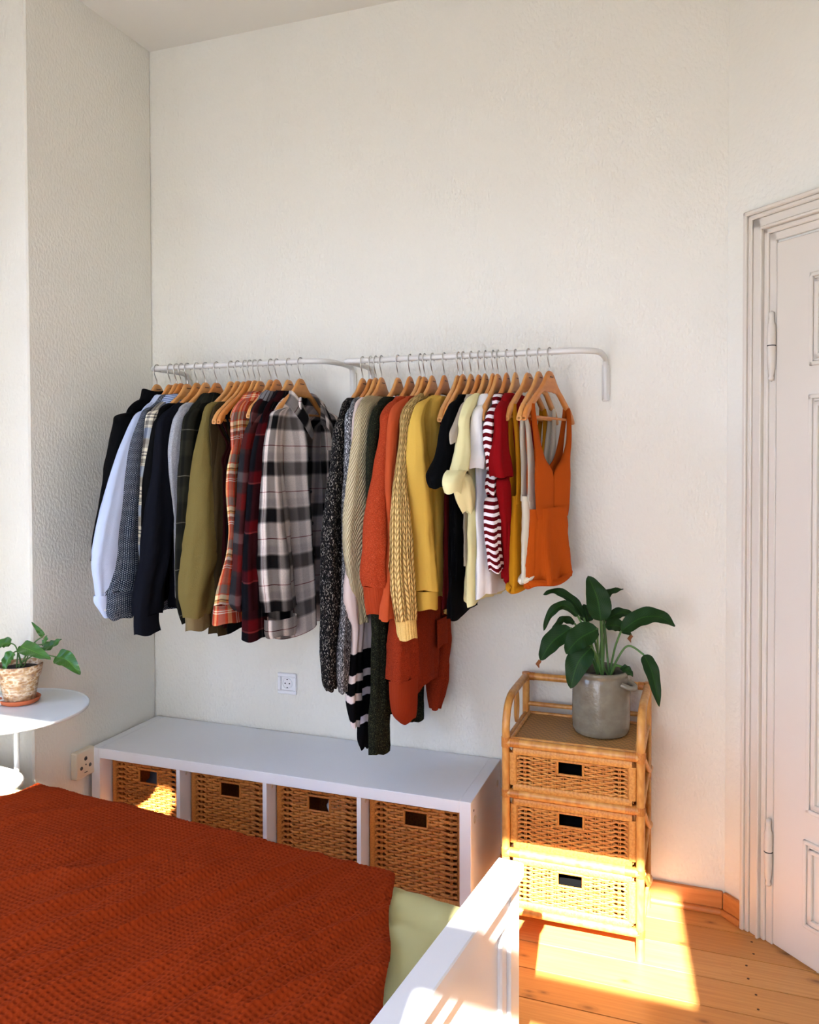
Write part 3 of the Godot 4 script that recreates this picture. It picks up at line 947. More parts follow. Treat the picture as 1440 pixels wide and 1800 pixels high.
func build_table() -> void:
	var o := thing("side_table", "round white side table with one thin leg, by the left wall", "table", V(0.108, 0.0, 0.858))
	var top := MB.new()
	top.lathe([Vector2(0.0, 0.688), Vector2(0.2, 0.688), Vector2(0.222, 0.69), Vector2(0.229, 0.694), Vector2(0.231, 0.7), Vector2(0.229, 0.703), Vector2(0.225, 0.703), Vector2(0.221, 0.7), Vector2(0.0, 0.7)], 72)
	obj("table_top", top, M.table, o)
	var p := MB.new()
	p.tube([V(-0.05, 0.01, -0.066), V(-0.05, 0.69, -0.066)], 0.009, 12)
	obj("leg", p, M.table, o)
	var b := MB.new()
	b.lathe([Vector2(0.0, 0.0), Vector2(0.15, 0.0), Vector2(0.152, 0.006), Vector2(0.145, 0.014), Vector2(0.02, 0.022), Vector2(0.0, 0.022)], 40, V(-0.03, 0, -0.03))
	obj("base", b, M.table, o)
	var d := thing("dish", "small white dish at the left edge of the side table", "dish", V(0.018, 0.7, 0.84))
	var dm := MB.new()
	dm.lathe([Vector2(0.0, 0.0), Vector2(0.028, 0.0), Vector2(0.034, 0.004), Vector2(0.036, 0.018), Vector2(0.034, 0.022), Vector2(0.031, 0.019), Vector2(0.028, 0.008), Vector2(0.0, 0.006)], 32)
	obj("bowl", dm, M.ceramic, d)
	var pc := V(0.072, 0.7, 0.79)
	var sa := thing("saucer", "terracotta saucer under the small plant on the side table", "saucer", pc)
	var sm := MB.new()
	sm.lathe([Vector2(0.0, 0.0), Vector2(0.05, 0.0), Vector2(0.058, 0.004), Vector2(0.064, 0.016), Vector2(0.061, 0.018), Vector2(0.055, 0.008), Vector2(0.0, 0.006)], 40)
	obj("plate", sm, M.terracotta, sa)
	var po := thing("potted_pothos", "small heart-leaved plant in a weathered clay pot on the side table", "potted plant", pc + V(0, 0.007, 0))
	var pm := MB.new()
	pm.lathe([Vector2(0.0, 0.0), Vector2(0.043, 0.0), Vector2(0.047, 0.004), Vector2(0.061, 0.078), Vector2(0.0645, 0.08), Vector2(0.0715, 0.116), Vector2(0.07, 0.12), Vector2(0.066, 0.119), Vector2(0.06, 0.095)], 40)
	obj("pot", pm, M.patina, po)
	var so := MB.new()
	so.lathe([Vector2(0.063, 0.104), Vector2(0.03, 0.108), Vector2(0.0, 0.11)], 20)
	obj("soil", so, M.soil, po)
	var c := po.position
	var n := 0
	for e in POTHOS:
		var p2 := []
		for q in e.p: p2.append(q - c)
		leaf(po, p2, e.w, M.pothos, 0.3, 0.8)
		stalk(po, V(0.012 * sin(n * 1.7), 0.106, 0.012 * cos(n * 1.7)), p2[0], V(0, 0.025, 0.0), 0.0022)
		n += 1

# ---------- bed ----------
var bed_frame := Transform3D(Basis(Vector3(0.99401, 0, 0.10934), Vector3(0, 1, 0), Vector3(-0.10934, 0, 0.99401)), Vector3(1.722, 0, 1.012))   # x along the bed to the foot, z across it

func rumple(x: float, z: float) -> float:
	var d := x * 0.94 + z * 0.34   # soft folds run slantwise over the bed
	var a := noise.get_noise_2d(d * 190.0, (z * 0.94 - x * 0.34) * 36.0)
	return 0.016 * pow(maxf(0.0, 1.0 - absf(a) * 2.6), 1.4) + 0.014 * noise.get_noise_2d(x * 62.0, z * 62.0) + 0.005 * noise.get_noise_2d(x * 220.0 + z * 100.0, z * 120.0 + 40.0)

func build_bed() -> void:
	var f := bed_frame
	var o := thing("bed", "white wooden bed with a panelled footboard and light olive mattress cover", "bed", f.origin)
	var g := Transform3D(f.basis, Vector3.ZERO)
	# footboard: local x 0 .. 0.06, z 0 .. 1.5
	obj("cap_rail", boxes([[V(0.0, 0.535, 0.0), V(0.062, 0.57, 1.52)]], 0.003, g), M.bedwhite, o)
	for z in [0.004, 1.456]: obj("post", boxes([[V(0.006, 0.0, z), V(0.052, 0.535, z + 0.06)]], 0.003, g), M.bedwhite, o)
	obj("footboard_panel", boxes([[V(0.016, 0.1, 0.06), V(0.034, 0.535, 1.46)]], 0.001, g), M.bedwhite, o)
	obj("footboard_frame", boxes([[V(0.012, 0.46, 0.06), V(0.048, 0.535, 1.46)], [V(0.012, 0.1, 0.06), V(0.048, 0.18, 1.46)], [V(0.012, 0.18, 0.064), V(0.044, 0.46, 0.1)], [V(0.012, 0.18, 1.42), V(0.044, 0.46, 1.456)]], 0.004, g), M.bedwhite, o)
	for z in [0.02, 1.47]: obj("side_rail", boxes([[V(-1.94, 0.16, z), V(0.01, 0.34, z + 0.025)]], 0.003, g), M.bedwhite, o)
	for z in [0.004, 1.456]: obj("post", boxes([[V(-1.985, 0.0, z), V(-1.935, 0.5, z + 0.06)]], 0.003, g), M.bedwhite, o)
	# mattress with its cover: soft rounded box, slightly rumpled
	var mb := MB.new()
	var P := []
	for i in 57:
		var z := lerpf(0.03, 1.47, i / 56.0)
		var row := PackedVector3Array()
		for j in 73:
			var x := lerpf(-1.93, -0.012, j / 72.0)
			var ed := minf(minf(z - 0.03, 1.47 - z), minf(-0.012 - x, x + 1.93))
			var dip := 0.055 * pow(1.0 - clampf(ed / 0.07, 0.0, 1.0), 2.2)
			row.append(g * V(x, 0.483 - dip + 0.014 * noise.get_noise_2d(x * 160.0, z * 260.0) + 0.006 * pow(maxf(0.0, 1.0 - absf(noise.get_noise_2d(x * 190.0 + z * 160.0, z * 60.0 - x * 60.0)) * 3.5), 2.0), z))
		P.append(row)
	mb.grid(P, false, true)
	mb.box(V(-1.93, 0.2, 0.03), V(-0.012, 0.44, 1.47), 0.03, g)
	obj("mattress", mb, M.sheet, o)
	# pillow at the head end
	var pl := thing("pillow", "white pillow at the sunlit head of the bed behind the blanket", "pillow", g * V(-1.71, 0.0, 0.36) + f.origin + V(0, 0.478, 0))
	var pm := MB.new()
	P = []
	for i in 25:
		var ph := PI * i / 24.0
		var row := PackedVector3Array()
		for j in 40:
			var th := TAU * j / 40
			row.append(g * V(spow(cos(th), 0.6) * spow(sin(ph), 0.6) * 0.2, -cos(ph) * 0.05 * (1.0 + 0.2 * noise.get_noise_2d(th * 30.0, ph * 40.0)), spow(sin(th), 0.6) * spow(sin(ph), 0.6) * 0.38))
		P.append(row)
	pm.grid(P, true, false)
	obj("cover", pm, M.pillow, pl)
	# waffle blanket: every cell of the weave is real relief
	var bl := thing("blanket", "rust orange waffle weave blanket spread over the bed", "blanket", f.origin)
	var bm := MB.new()
	P = []
	var U := []
	var rows := 470
	var cols := 470
	for i in rows:
		var row := PackedVector3Array()
		var ur := PackedVector2Array()
		for j in cols:
			var z := -0.16 + i * 0.0031
			var foot := -0.272 + 0.48 * clampf(z, 0.0, 0.5) + 0.005 * sin(z * 23.0)
			var x := lerpf(-1.478 + 0.006 * sin(z * 15.0), foot, float(j) / (cols - 1))
			# across the mattress edge the blanket turns down
			var y := 0.494
			var zz := z
			if z < 0.055:
				var d := 0.055 - z
				zz = 0.055 - 0.04 * (1.0 - exp(-d / 0.03))
				y = 0.494 - maxf(0.0, d - 0.012) * 0.92 - 0.006 * smoothstep(0.0, 0.02, d)
			y += maxf(0.0, rumple(x, z) + 0.006) * lerpf(0.3, 1.0, smoothstep(0.0, 0.3, z))
			var cx := sin(PI * x / 0.0125)
			var cz := sin(PI * z / 0.0125)
			var cell := cx * cx * cz * cz
			y += 0.0042 * (1.0 - cell)
			if j > cols - 7: y -= 0.0008 * (j - cols + 7)
			row.append(g * V(x, y, zz))
			ur.append(Vector2(x / 0.0125, z / 0.0125))
		P.append(row)
		U.append(ur)
	bm.grid(P, false, true, U)
	obj("waffle_cloth", bm, M.blanket, bl)
# ---------- cloth ----------
func make_cloths() -> void:
	var weave := noise_tex(256, 0.12, 2, FastNoiseLite.TYPE_SIMPLEX_SMOOTH, 31)
	var fleece := noise_tex(256, 0.06, 4, FastNoiseLite.TYPE_SIMPLEX_SMOOTH, 32)
	var fine := tex(64, 64, func(x: int, y: int):
		var k := absf(sin(PI * 8.0 * x / 64.0)) * 0.7 + 0.3 * absf(sin(PI * 8.0 * y / 64.0 + (x / 8) % 2 * 1.57))
		return Color(k, k, k))
	var rib := rib_tex(4, 0.25)
	var braid := tex(128, 128, func(x: int, y: int):
		var k := braid_height(x, y)
		return Color(k, k, k))
	var plain := func(key: String, c: Color, b: Texture2D = weave, period := 0.08, cm := 0.03): M[key] = cloth(c, null, period, b, cm)
	plain.call("black_wool", C(13, 13, 14), fleece)
	plain.call("black_tee", C(9, 9, 10))
	plain.call("black_sweat", C(19, 20, 26), fleece)
	plain.call("blue_shirt", C(190, 202, 226))
	plain.call("olive", C(116, 101, 56), fleece, 0.1, 0.04)
	plain.call("olive_rib", C(126, 108, 74), rib, 0.02, 0.05)
	plain.call("dark_olive", C(64, 52, 32), fleece)
	plain.call("maroon_dark", C(46, 14, 14))
	plain.call("maroon", C(70, 12, 14))
	plain.call("salmon", C(182, 78, 42), weave)
	plain.call("mustard", C(206, 166, 74), weave)
	plain.call("taupe", C(172, 158, 138))
	plain.call("cream_tee", C(230, 220, 164))
	plain.call("white_tee", C(244, 242, 240))
	plain.call("darkred", C(132, 14, 18))
	plain.call("rust_rib", C(162, 60, 30), rib, 0.03, 0.12)
	plain.call("brick_rib", C(136, 48, 24), rib, 0.03, 0.1)
	plain.call("tank_mustard", C(196, 132, 26), rib, 0.024, 0.08)
	plain.call("tank_cream", C(236, 226, 202), fine, 0.03, 0.1)
	plain.call("tank_orange", C(194, 84, 22), fine, 0.03, 0.1)
	plain.call("chunky_rib", C(236, 196, 118), rib, 0.045, 0.35)
	plain.call("rib_dark", C(24, 24, 26), rib, 0.02, 0.06)
	M.grey_sweat = cloth(Color.WHITE, speckle(128, [C(164, 165, 168), C(138, 139, 142), C(186, 187, 190)], [0.5, 0.25, 0.25], 1, 3), 0.09, fleece, 0.03)
	M.charcoal = cloth(Color.WHITE, speckle(256, [C(24, 22, 22), C(5, 5, 5), C(176, 168, 156), C(64, 58, 52)], [0.4, 0.34, 0.12, 0.14], 2, 7), 0.17, fine, 0.12)
	M.greymarl = cloth(Color.WHITE, speckle(256, [C(100, 100, 102), C(20, 20, 22), C(214, 214, 214), C(66, 66, 68)], [0.28, 0.3, 0.24, 0.18], 2, 7, 7), 0.17, fine, 0.12)
	M.darkgreen = cloth(Color.WHITE, speckle(256, [C(30, 31, 22), C(14, 14, 10), C(72, 74, 48), C(46, 46, 30)], [0.4, 0.35, 0.1, 0.15], 2, 3, 8), 0.2, fleece, 0.08)
	M.rust = cloth(Color.WHITE, speckle(256, [C(160, 58, 30), C(140, 46, 22), C(184, 84, 50), C(168, 66, 34)], [0.4, 0.2, 0.15, 0.25], 2, 2, 9), 0.17, fleece, 0.06)
	M.brick = cloth(Color.WHITE, speckle(256, [C(132, 44, 22), C(116, 36, 16), C(150, 60, 34), C(138, 50, 24)], [0.4, 0.25, 0.1, 0.25], 2, 2, 10), 0.17, fleece, 0.06)
	M.micro = cloth(Color.WHITE, tex(128, 128, func(x: int, y: int):
		var cx := x % 10
		var cy := (y + (5 if (x / 10) % 2 == 0 else 0)) % 9
		var d := Vector2(cx - 4.5, cy - 4.0).length()
		return C(206, 214, 222) if (d > 1.4 and d < 2.7 and (x * 7 + y * 3) % 5 > 0) else C(24, 31, 45)), 0.09, weave, 0.02)
	M.blue_stripe = cloth(Color.WHITE, tex(32, 32, func(x: int, y: int): return C(176, 192, 220) if y % 8 < 5 else C(70, 86, 122)), 0.03)
	M.grey_stripe = cloth(Color.WHITE, tex(32, 32, func(x: int, y: int): return C(122, 120, 120) if x % 16 < 11 else C(74, 66, 66)), 0.05)
	M.plaid_yb = cloth(Color.WHITE, plaid(192, C(112, 106, 98),
		[[0.2, 0.12, 0.02, C(232, 226, 202)], [0.2, 0.01, 0.01, C(70, 62, 60)], [0.55, 0.1, 0.03, C(106, 124, 160)], [0.85, 0.02, 0.01, C(226, 214, 176)]],
		[[0.15, 0.13, 0.02, C(240, 232, 206)], [0.12, 0.012, 0.01, C(50, 46, 50)], [0.2, 0.012, 0.01, C(50, 46, 50)], [0.62, 0.12, 0.04, C(104, 126, 168)], [0.42, 0.008, 0.006, C(240, 234, 214)], [0.46, 0.008, 0.006, C(240, 234, 214)], [0.85, 0.05, 0.02, C(84, 78, 72)]]), 0.135, weave, 0.02)
	M.plaid_dark = cloth(Color.WHITE, plaid(128, C(24, 24, 20), [[0.5, 0.004, 0.006, C(96, 94, 80)], [0.2, 0.1, 0.05, C(46, 44, 34)]], [[0.3, 0.006, 0.006, C(150, 146, 130)], [0.7, 0.14, 0.06, C(40, 40, 32)]]), 0.16, weave, 0.02)
	M.plaid_red = cloth(Color.WHITE, plaid(192, C(190, 66, 40),
		[[0.15, 0.1, 0.01, C(122, 100, 88)], [0.4, 0.06, 0.01, C(232, 206, 140)], [0.6, 0.012, 0.006, C(248, 240, 226)], [0.66, 0.012, 0.006, C(248, 240, 226)], [0.85, 0.05, 0.01, C(206, 150, 64)]],
		[[0.12, 0.09, 0.01, C(112, 92, 84)], [0.3, 0.05, 0.01, C(240, 222, 170)], [0.37, 0.03, 0.008, C(206, 152, 62)], [0.36, 0.008, 0.004, C(70, 30, 22)], [0.45, 0.03, 0.01, C(236, 214, 190)], [0.52, 0.03, 0.01, C(120, 52, 40)], [0.6, 0.008, 0.005, C(250, 240, 226)], [0.65, 0.008, 0.005, C(250, 240, 226)], [0.92, 0.05, 0.02, C(204, 84, 52)]]), 0.145, weave, 0.02)
	M.plaid_grey = cloth(Color.WHITE, plaid(128, C(46, 40, 40), [[0.2, 0.14, 0.03, C(94, 24, 22)], [0.7, 0.12, 0.03, C(30, 32, 36)]], [[0.25, 0.12, 0.03, C(104, 24, 21)], [0.6, 0.12, 0.04, C(26, 30, 34)], [0.85, 0.07, 0.02, C(104, 98, 96)]]), 0.2, weave, 0.02)
	M.plaid_redblack = cloth(Color.WHITE, plaid(192, C(14, 13, 15), [[0.2, 0.12, 0.04, C(66, 10, 13)], [0.68, 0.1, 0.05, C(18, 19, 24)], [0.45, 0.006, 0.006, C(96, 86, 84)]], [[0.3, 0.09, 0.05, C(92, 10, 14)], [0.43, 0.012, 0.012, C(140, 60, 56)], [0.75, 0.15, 0.05, C(15, 15, 18)]]), 0.16, weave, 0.02)
	M.plaid_bw = cloth(Color.WHITE, plaid(256, C(218, 204, 192),
		[[0.25, 0.13, 0.06, C(22, 20, 20)], [0.0, 0.004, 0.006, C(104, 36, 32)], [0.62, 0.06, 0.05, C(150, 138, 130)]],
		[[0.25, 0.12, 0.06, C(14, 13, 13)], [0.75, 0.006, 0.006, C(96, 28, 26)], [0.98, 0.05, 0.06, C(190, 178, 170)]], 0.12), 0.152, weave, 0.03)
	M.stripes = cloth(Color.WHITE, tex(8, 64, func(x: int, y: int): return C(238, 228, 228) if y < 30 else C(92, 10, 18)), 0.0225)
	M.pinkstripe = cloth(Color.WHITE, tex(8, 512, func(x: int, y: int):
		var w := y / 512.0 * 1.4
		if w < 0.935: return C(226, 208, 200)
		if (w > 1.0 and w < 1.025) or (w > 1.062 and w < 1.087) or (w > 1.152 and w < 1.176): return C(226, 212, 206)
		return C(12, 11, 12)), 1.4)
	M.beige_rib = cloth(Color.WHITE, tex(128, 128, func(x: int, y: int):  # grooves between the ribs painted darker, shade put into the colour
		var u := fposmod((x + absf(64 - y) * 0.0 + y * 0.55) / 128.0 * 8.0, 1.0)
		return C(202, 186, 148).lerp(C(122, 104, 70), pow(absf(u - 0.5) * 2.0, 4.0))), 0.075, tex(128, 128, func(x: int, y: int):
		var u := fposmod((x + y * 0.55) / 128.0 * 8.0, 1.0)
		var k := 1.0 - pow(absf(u - 0.5) * 2.0, 2.0)
		return Color(k, k, k)), 0.2)
	M.chunky = cloth(Color.WHITE, knit_shade(C(118, 72, 26), C(255, 216, 138)), 0.076, braid, 0.9)

func spow(x: float, p: float) -> float: return signf(x) * pow(absf(x), p)

# hanging cloth: rings from the top down, each [along, height, half width, half thickness, sideways]; stretched over many rows with folds
func drape(mb: MB, rings: Array, rows := 36, cols := 24, fold := 0.08, sd := 0.0, waves := 5.0, hem_wave := 0.004, twist := 0.0) -> void:
	var P := []
	var U := []
	var k: int = rings.size()
	var around := 0.0
	for e in rings: around = maxf(around, TAU * sqrt((e[2] * e[2] + e[3] * e[3]) * 0.5))
	for i in rows:
		var t := float(i) / (rows - 1) * (k - 1)
		var q := mini(int(t), k - 2)
		var f := t - q
		var a = rings[maxi(q - 1, 0)]
		var b = rings[q]
		var c = rings[q + 1]
		var d = rings[mini(q + 2, k - 1)]
		var g := PackedFloat32Array()
		for w in 5:
			var x: float = 0.5 * (2.0 * b[w] + (c[w] - a[w]) * f + (2.0 * a[w] - 5.0 * b[w] + 4.0 * c[w] - d[w]) * f * f + (3.0 * b[w] - a[w] - 3.0 * c[w] + d[w]) * f * f * f)
			if w == 2 or w == 3: x = maxf(x, 0.3 * minf(b[w], c[w]))
			g.append(x)
		var down := float(i) / (rows - 1)
		var row := PackedVector3Array()
		var ur := PackedVector2Array()
		var y: float = g[1]
		for j in cols:
			var th := TAU * j / cols
			var cs := spow(cos(th), 0.9)
			var sn := spow(sin(th), 0.8)
			var fo := sin(waves * th + sd + y * 2.2) * 0.6 + sin((waves * 2.0 + 1.0) * th + sd * 1.7 - y * 3.0) * 0.3 + noise.get_noise_3d(cos(th) * 60.0 + sd * 50.0, y * 160.0, sin(th) * 60.0) * 1.1 + noise.get_noise_3d(cos(th) * 40.0 + sd * 90.0, (y + 0.1 * sin(th + sd)) * 520.0, sin(th) * 90.0) * 0.55
			var am := fold * (0.35 + 0.65 * down)
			var s: float = g[2] * cs * (1.0 + am * 0.5 * fo)
			var x2: float = g[3] * sn * (1.0 + am * 1.6 * fo)
			var tw := twist * down
			var sr := s * cos(tw) + x2 * sin(tw)
			var xr := x2 * cos(tw) - s * sin(tw)
			row.append(Vector3(g[4] + xr, y - 1.83 + hem_wave * down * sin(3.0 * th + sd), g[0] + sr))
		for j in cols + 1: ur.append(Vector2(around * j / cols, 1.8 - y))
		P.append(row)
		U.append(ur)
	mb.grid(P, true, false, U)

func garment(d: Dictionary) -> void:
	var o := thing(d.name, d.label, d.cat, V(d.x, 1.83, 0.25), d.group)
	o.rotation.y = -d.get("yaw", 0.0)
	var m: Material = M[d.m]
	var sd: float = d.x * 37.0
	var fold: float = d.get("fold", 0.19)
	if d.get("kind", "") == "tank" or d.has("straps"):
		sleeveless(d, o, m, sd)
		return
	var nk: float = d.get("nk", 1.705)
	var sh: float = d.get("sh", nk - 0.083)
	var sw: float = d.get("sw", 0.185)
	var hw: float = d.get("hw", 0.175)
	var b: float = d.get("b", 0.018)
	var hem: float = d.hem
	if d.get("open", false):
		open_shirt(d, o, m, nk, hem)
	else:
		var body := MB.new()
		var bb := maxf(b, 0.016)
		var rings := []
		if d.collar == "rib":   # wide neck: the hanger shows above it
			rings = [[0.0, nk - 0.016, 0.112, 0.02, 0.0], [0.0, nk - 0.018, 0.13, bb, 0.0], [0.0, nk - 0.032, 0.158, bb, 0.0], [0.0, nk - 0.05, sw - 0.014, b, 0.0]]
		else:
			rings = [[0.0, nk - 0.002, 0.092, 0.02, 0.0], [0.0, nk - 0.006, 0.112, bb, 0.0], [0.0, nk - 0.023, 0.145, bb, 0.0], [0.0, nk - 0.045, sw - 0.017, b, 0.0]]
		rings.append_array([[0.0, nk - 0.075, sw - 0.004, b, 0.0], [0.0, nk - 0.12, sw, b, 0.0]])
		for k in 4:
			var t := (k + 1) / 4.0
			rings.append([0.0, lerpf(nk - 0.12, hem, t), lerpf(sw, hw, t), b * (1.0 + 0.15 * t), 0.0])
		drape(body, rings, 44, 36, fold * 1.25, sd, 6.0, 0.008)
		obj("body", body, m, o)
	for side in ["near", "far"]:
		var src: Array = d.near
		if side == "far" and d.has("farsl"): src = d.farsl
		var parts := [["sleeve", src, m]]
		if d.has("cuff") and not (side == "far" and d.has("farsl")): parts.append(["cuff", d.cuff, M[d.get("cuffm", d.m)]])
		for p in parts:
			var rs := []
			for e in p[1]:
				if side == "near" or d.has("farsl"): rs.append(e)
				else:
					var a := minf(e[2], 0.05)
					rs.append([-minf(e[0] * 0.9, 0.232 - a), e[1], a, e[3], e[4]])
			if p[0] == "sleeve":
				var e0: Array = rs[0]
				rs.push_front([e0[0] * 0.72, e0[1] + 0.018, 0.01, 0.006, e0[4]])
			var mb := MB.new()
			if p[0] == "sleeve": drape(mb, rs, 48, 26, fold if not d.get("groove", false) else 0.16, sd + 1.0, 3.0 if d.get("groove", false) else 4.0, 0.003)
			else: drape(mb, rs, 12, 26, 0.04, sd, 9.0, 0.004)
			obj(p[0], mb, p[2], o)
	if d.has("strips"):
		for sps in d.strips:
			var mb := MB.new()
			var rs: Array = sps.duplicate()
			var e0: Array = rs[0]
			rs.push_front([e0[0] - 0.01, e0[1] + 0.016, e0[2] * 0.3, e0[3] * 0.25, e0[4]])
			drape(mb, rs, 28, 24, 0.2, sd + 2.0, 4.0, 0.006)
			obj("loose_end", mb, m, o)
	var cm: Material = M[d.get("collarm", d.m)]
	var ck: String = d.get("collar", "")
	if ck == "shirt":
		var c := MB.new()   # stand and turned-down leaf
		drape(c, [[0.0, nk - 0.006, 0.1, 0.022, 0.0], [0.0, nk + 0.008, 0.084, 0.024, 0.0], [0.0, nk + 0.022, 0.076, 0.024, 0.0]], 6, 24, 0.05, sd)
		drape(c, [[0.0, nk + 0.022, 0.076, 0.024, 0.0], [0.0, nk + 0.015, 0.09, 0.03, 0.0], [0.0, nk - 0.016, 0.122, 0.034, 0.0]], 8, 24, 0.12, sd)
		obj("collar", c, cm, o)
	elif ck == "rib":
		var c := MB.new()
		drape(c, [[0.0, nk - 0.026, 0.138, 0.02, 0.0], [0.0, nk - 0.016, 0.124, 0.023, 0.0], [0.0, nk - 0.013, 0.112, 0.021, 0.0], [0.0, nk - 0.02, 0.106, 0.016, 0.0]], 10, 24, 0.02, sd, 12.0, 0.0)
		obj("neckband", c, cm, o)
	elif ck == "stand":
		var c := MB.new()
		drape(c, [[0.0, nk - 0.03, 0.14, 0.022, 0.0], [0.0, nk + 0.0, 0.096, 0.026, 0.0], [0.0, nk + 0.035, 0.082, 0.025, 0.0]], 10, 24, 0.03, sd)
		obj("collar", c, cm, o)
	if d.get("tagc", false):
		obj("size_label", boxes([[V(0.026, nk - 1.83 - 0.03, 0.012), V(0.028, nk - 1.83 + 0.004, 0.05)]]), M.white_tee, o)
	if d.get("button", "") == "cuff":
		var e: Array = d.cuff[2]
		for k in 2:
			var mb := MB.new()
			mb.tube([V(-e[3] * 0.5 + 0.002, e[1] - 1.83 + k * 0.055, e[0] + e[2] * 0.93 - k * 0.004), V(-e[3] * 0.5, e[1] - 1.83 + k * 0.055, e[0] + e[2] * 0.93 + 0.005 - k * 0.004)], 0.006 - k * 0.002, 10)
			obj("button", mb, M.ceramic, o)
	if d.get("button", "") == "front":
		for q in [[0.056, 1.49, 0.046], [0.056, 1.375, 0.037], [0.055, 1.265, 0.026], [0.054, 1.155, 0.014]]:
			var mb := MB.new()
			mb.tube([V(q[0], q[1] - 1.83, q[2]), V(q[0] + 0.009, q[1] - 1.83, q[2] + 0.002)], 0.006, 10)
			obj("button", mb, M.dark, o)
	if d.get("pocket", false):
		var mb := MB.new()
		drape(mb, [[-0.11, 0.935, 0.055, 0.006, 0.024], [-0.11, 0.84, 0.055, 0.006, 0.026]], 10, 20, 0.03, sd)
		obj("pocket", mb, m, o)

func open_shirt(d: Dictionary, o: Node3D, m: Material, nk: float, hem: float) -> void:
	# one sheet wrapping from the near button edge round the back to the far button edge
	var body := MB.new()
	var P := []
	var U := []
	for i in 52:
		var t := i / 51.0
		var y := lerpf(nk - 0.005, hem, t)
		var w := clampf((nk - y) / 0.1, 0.0, 1.0)
		var half := lerpf(0.075, 0.2, pow(w, 0.6))
		var open := lerpf(0.062, 0.035, smoothstep(0.0, 0.25, t)) + 0.0
		var edge := lerpf(open, -0.015, smoothstep(0.2, 1.0, t))
		var k := smooth([V(0.048, 0, edge + 0.0), V(0.062, 0, edge + 0.03), V(0.026, 0, half * 0.62), V(-0.008, 0, half * 0.95), V(-0.03, 0, half * 0.45), V(-0.034, 0, -half * 0.3), V(-0.006, 0, -half * 1.12), V(0.034, 0, -half * 0.86), V(0.038, 0, -lerpf(0.066, 0.085, t))], 7)
		var row := PackedVector3Array()
		var ur := PackedVector2Array()
		var len := 0.0
		for j in k.size():
			var p: Vector3 = k[j]
			if j > 0: len += p.distance_to(k[j - 1])
			var fo := sin(j * 0.62 + y * 3.0) * 0.006 * t + noise.get_noise_3d(j * 9.0, y * 200.0, 3.0) * 0.006
			var dip := 0.05 * t * t * t * (0.5 - 0.5 * cos(TAU * j / (k.size() - 1.0) * 2.0))
			row.append(V(p.x + fo, y - 1.83 - dip, p.z))
			ur.append(Vector2(len + 0.03, 1.8 - y))
		P.append(row)
		U.append(ur)
	body.grid(P, false, true, U)
	obj("body", body, m, o)
	for s in [1.0, -1.0]:   # collar leaves and yoke edge
		var c := MB.new()
		var R := []
		for i in 9:
			var t := i / 8.0
			var a := smooth([V(-0.03, nk + 0.02 - 1.83, 0.0), V(-0.012, nk + 0.022 - 1.83, 0.055 * s), V(0.022, nk + 0.012 - 1.83, 0.07 * s), V(0.062, nk - 0.05 - 1.83, 0.056 * s), V(0.075, nk - 0.1 - 1.83, 0.05 * s)], 4)
			var bb := smooth([V(-0.042, nk - 0.025 - 1.83, 0.0), V(-0.02, nk - 0.022 - 1.83, 0.09 * s), V(0.03, nk - 0.04 - 1.83, 0.115 * s), V(0.075, nk - 0.1 - 1.83, 0.1 * s), V(0.086, nk - 0.15 - 1.83, 0.062 * s)], 4)
			var row := PackedVector3Array()
			for j in a.size(): row.append(a[j].lerp(bb[j], t) + V(0.008 * sin(PI * t), 0, 0))
			R.append(row)
		c.grid(R, false, s > 0.0)
		obj("collar_leaf", c, m, o)
	var lab := MB.new()
	lab.box(V(-0.029, nk - 1.83 - 0.07, -0.02), V(-0.026, nk - 1.83 - 0.05, 0.02))
	obj("neck_label", lab, M.white_tee, o)
	var pk := MB.new()
	drape(pk, [[-0.15, 1.52, 0.042, 0.004, 0.042], [-0.15, 1.42, 0.042, 0.004, 0.043]], 8, 20, 0.02, 1.0)
	obj("chest_pocket", pk, m, o)

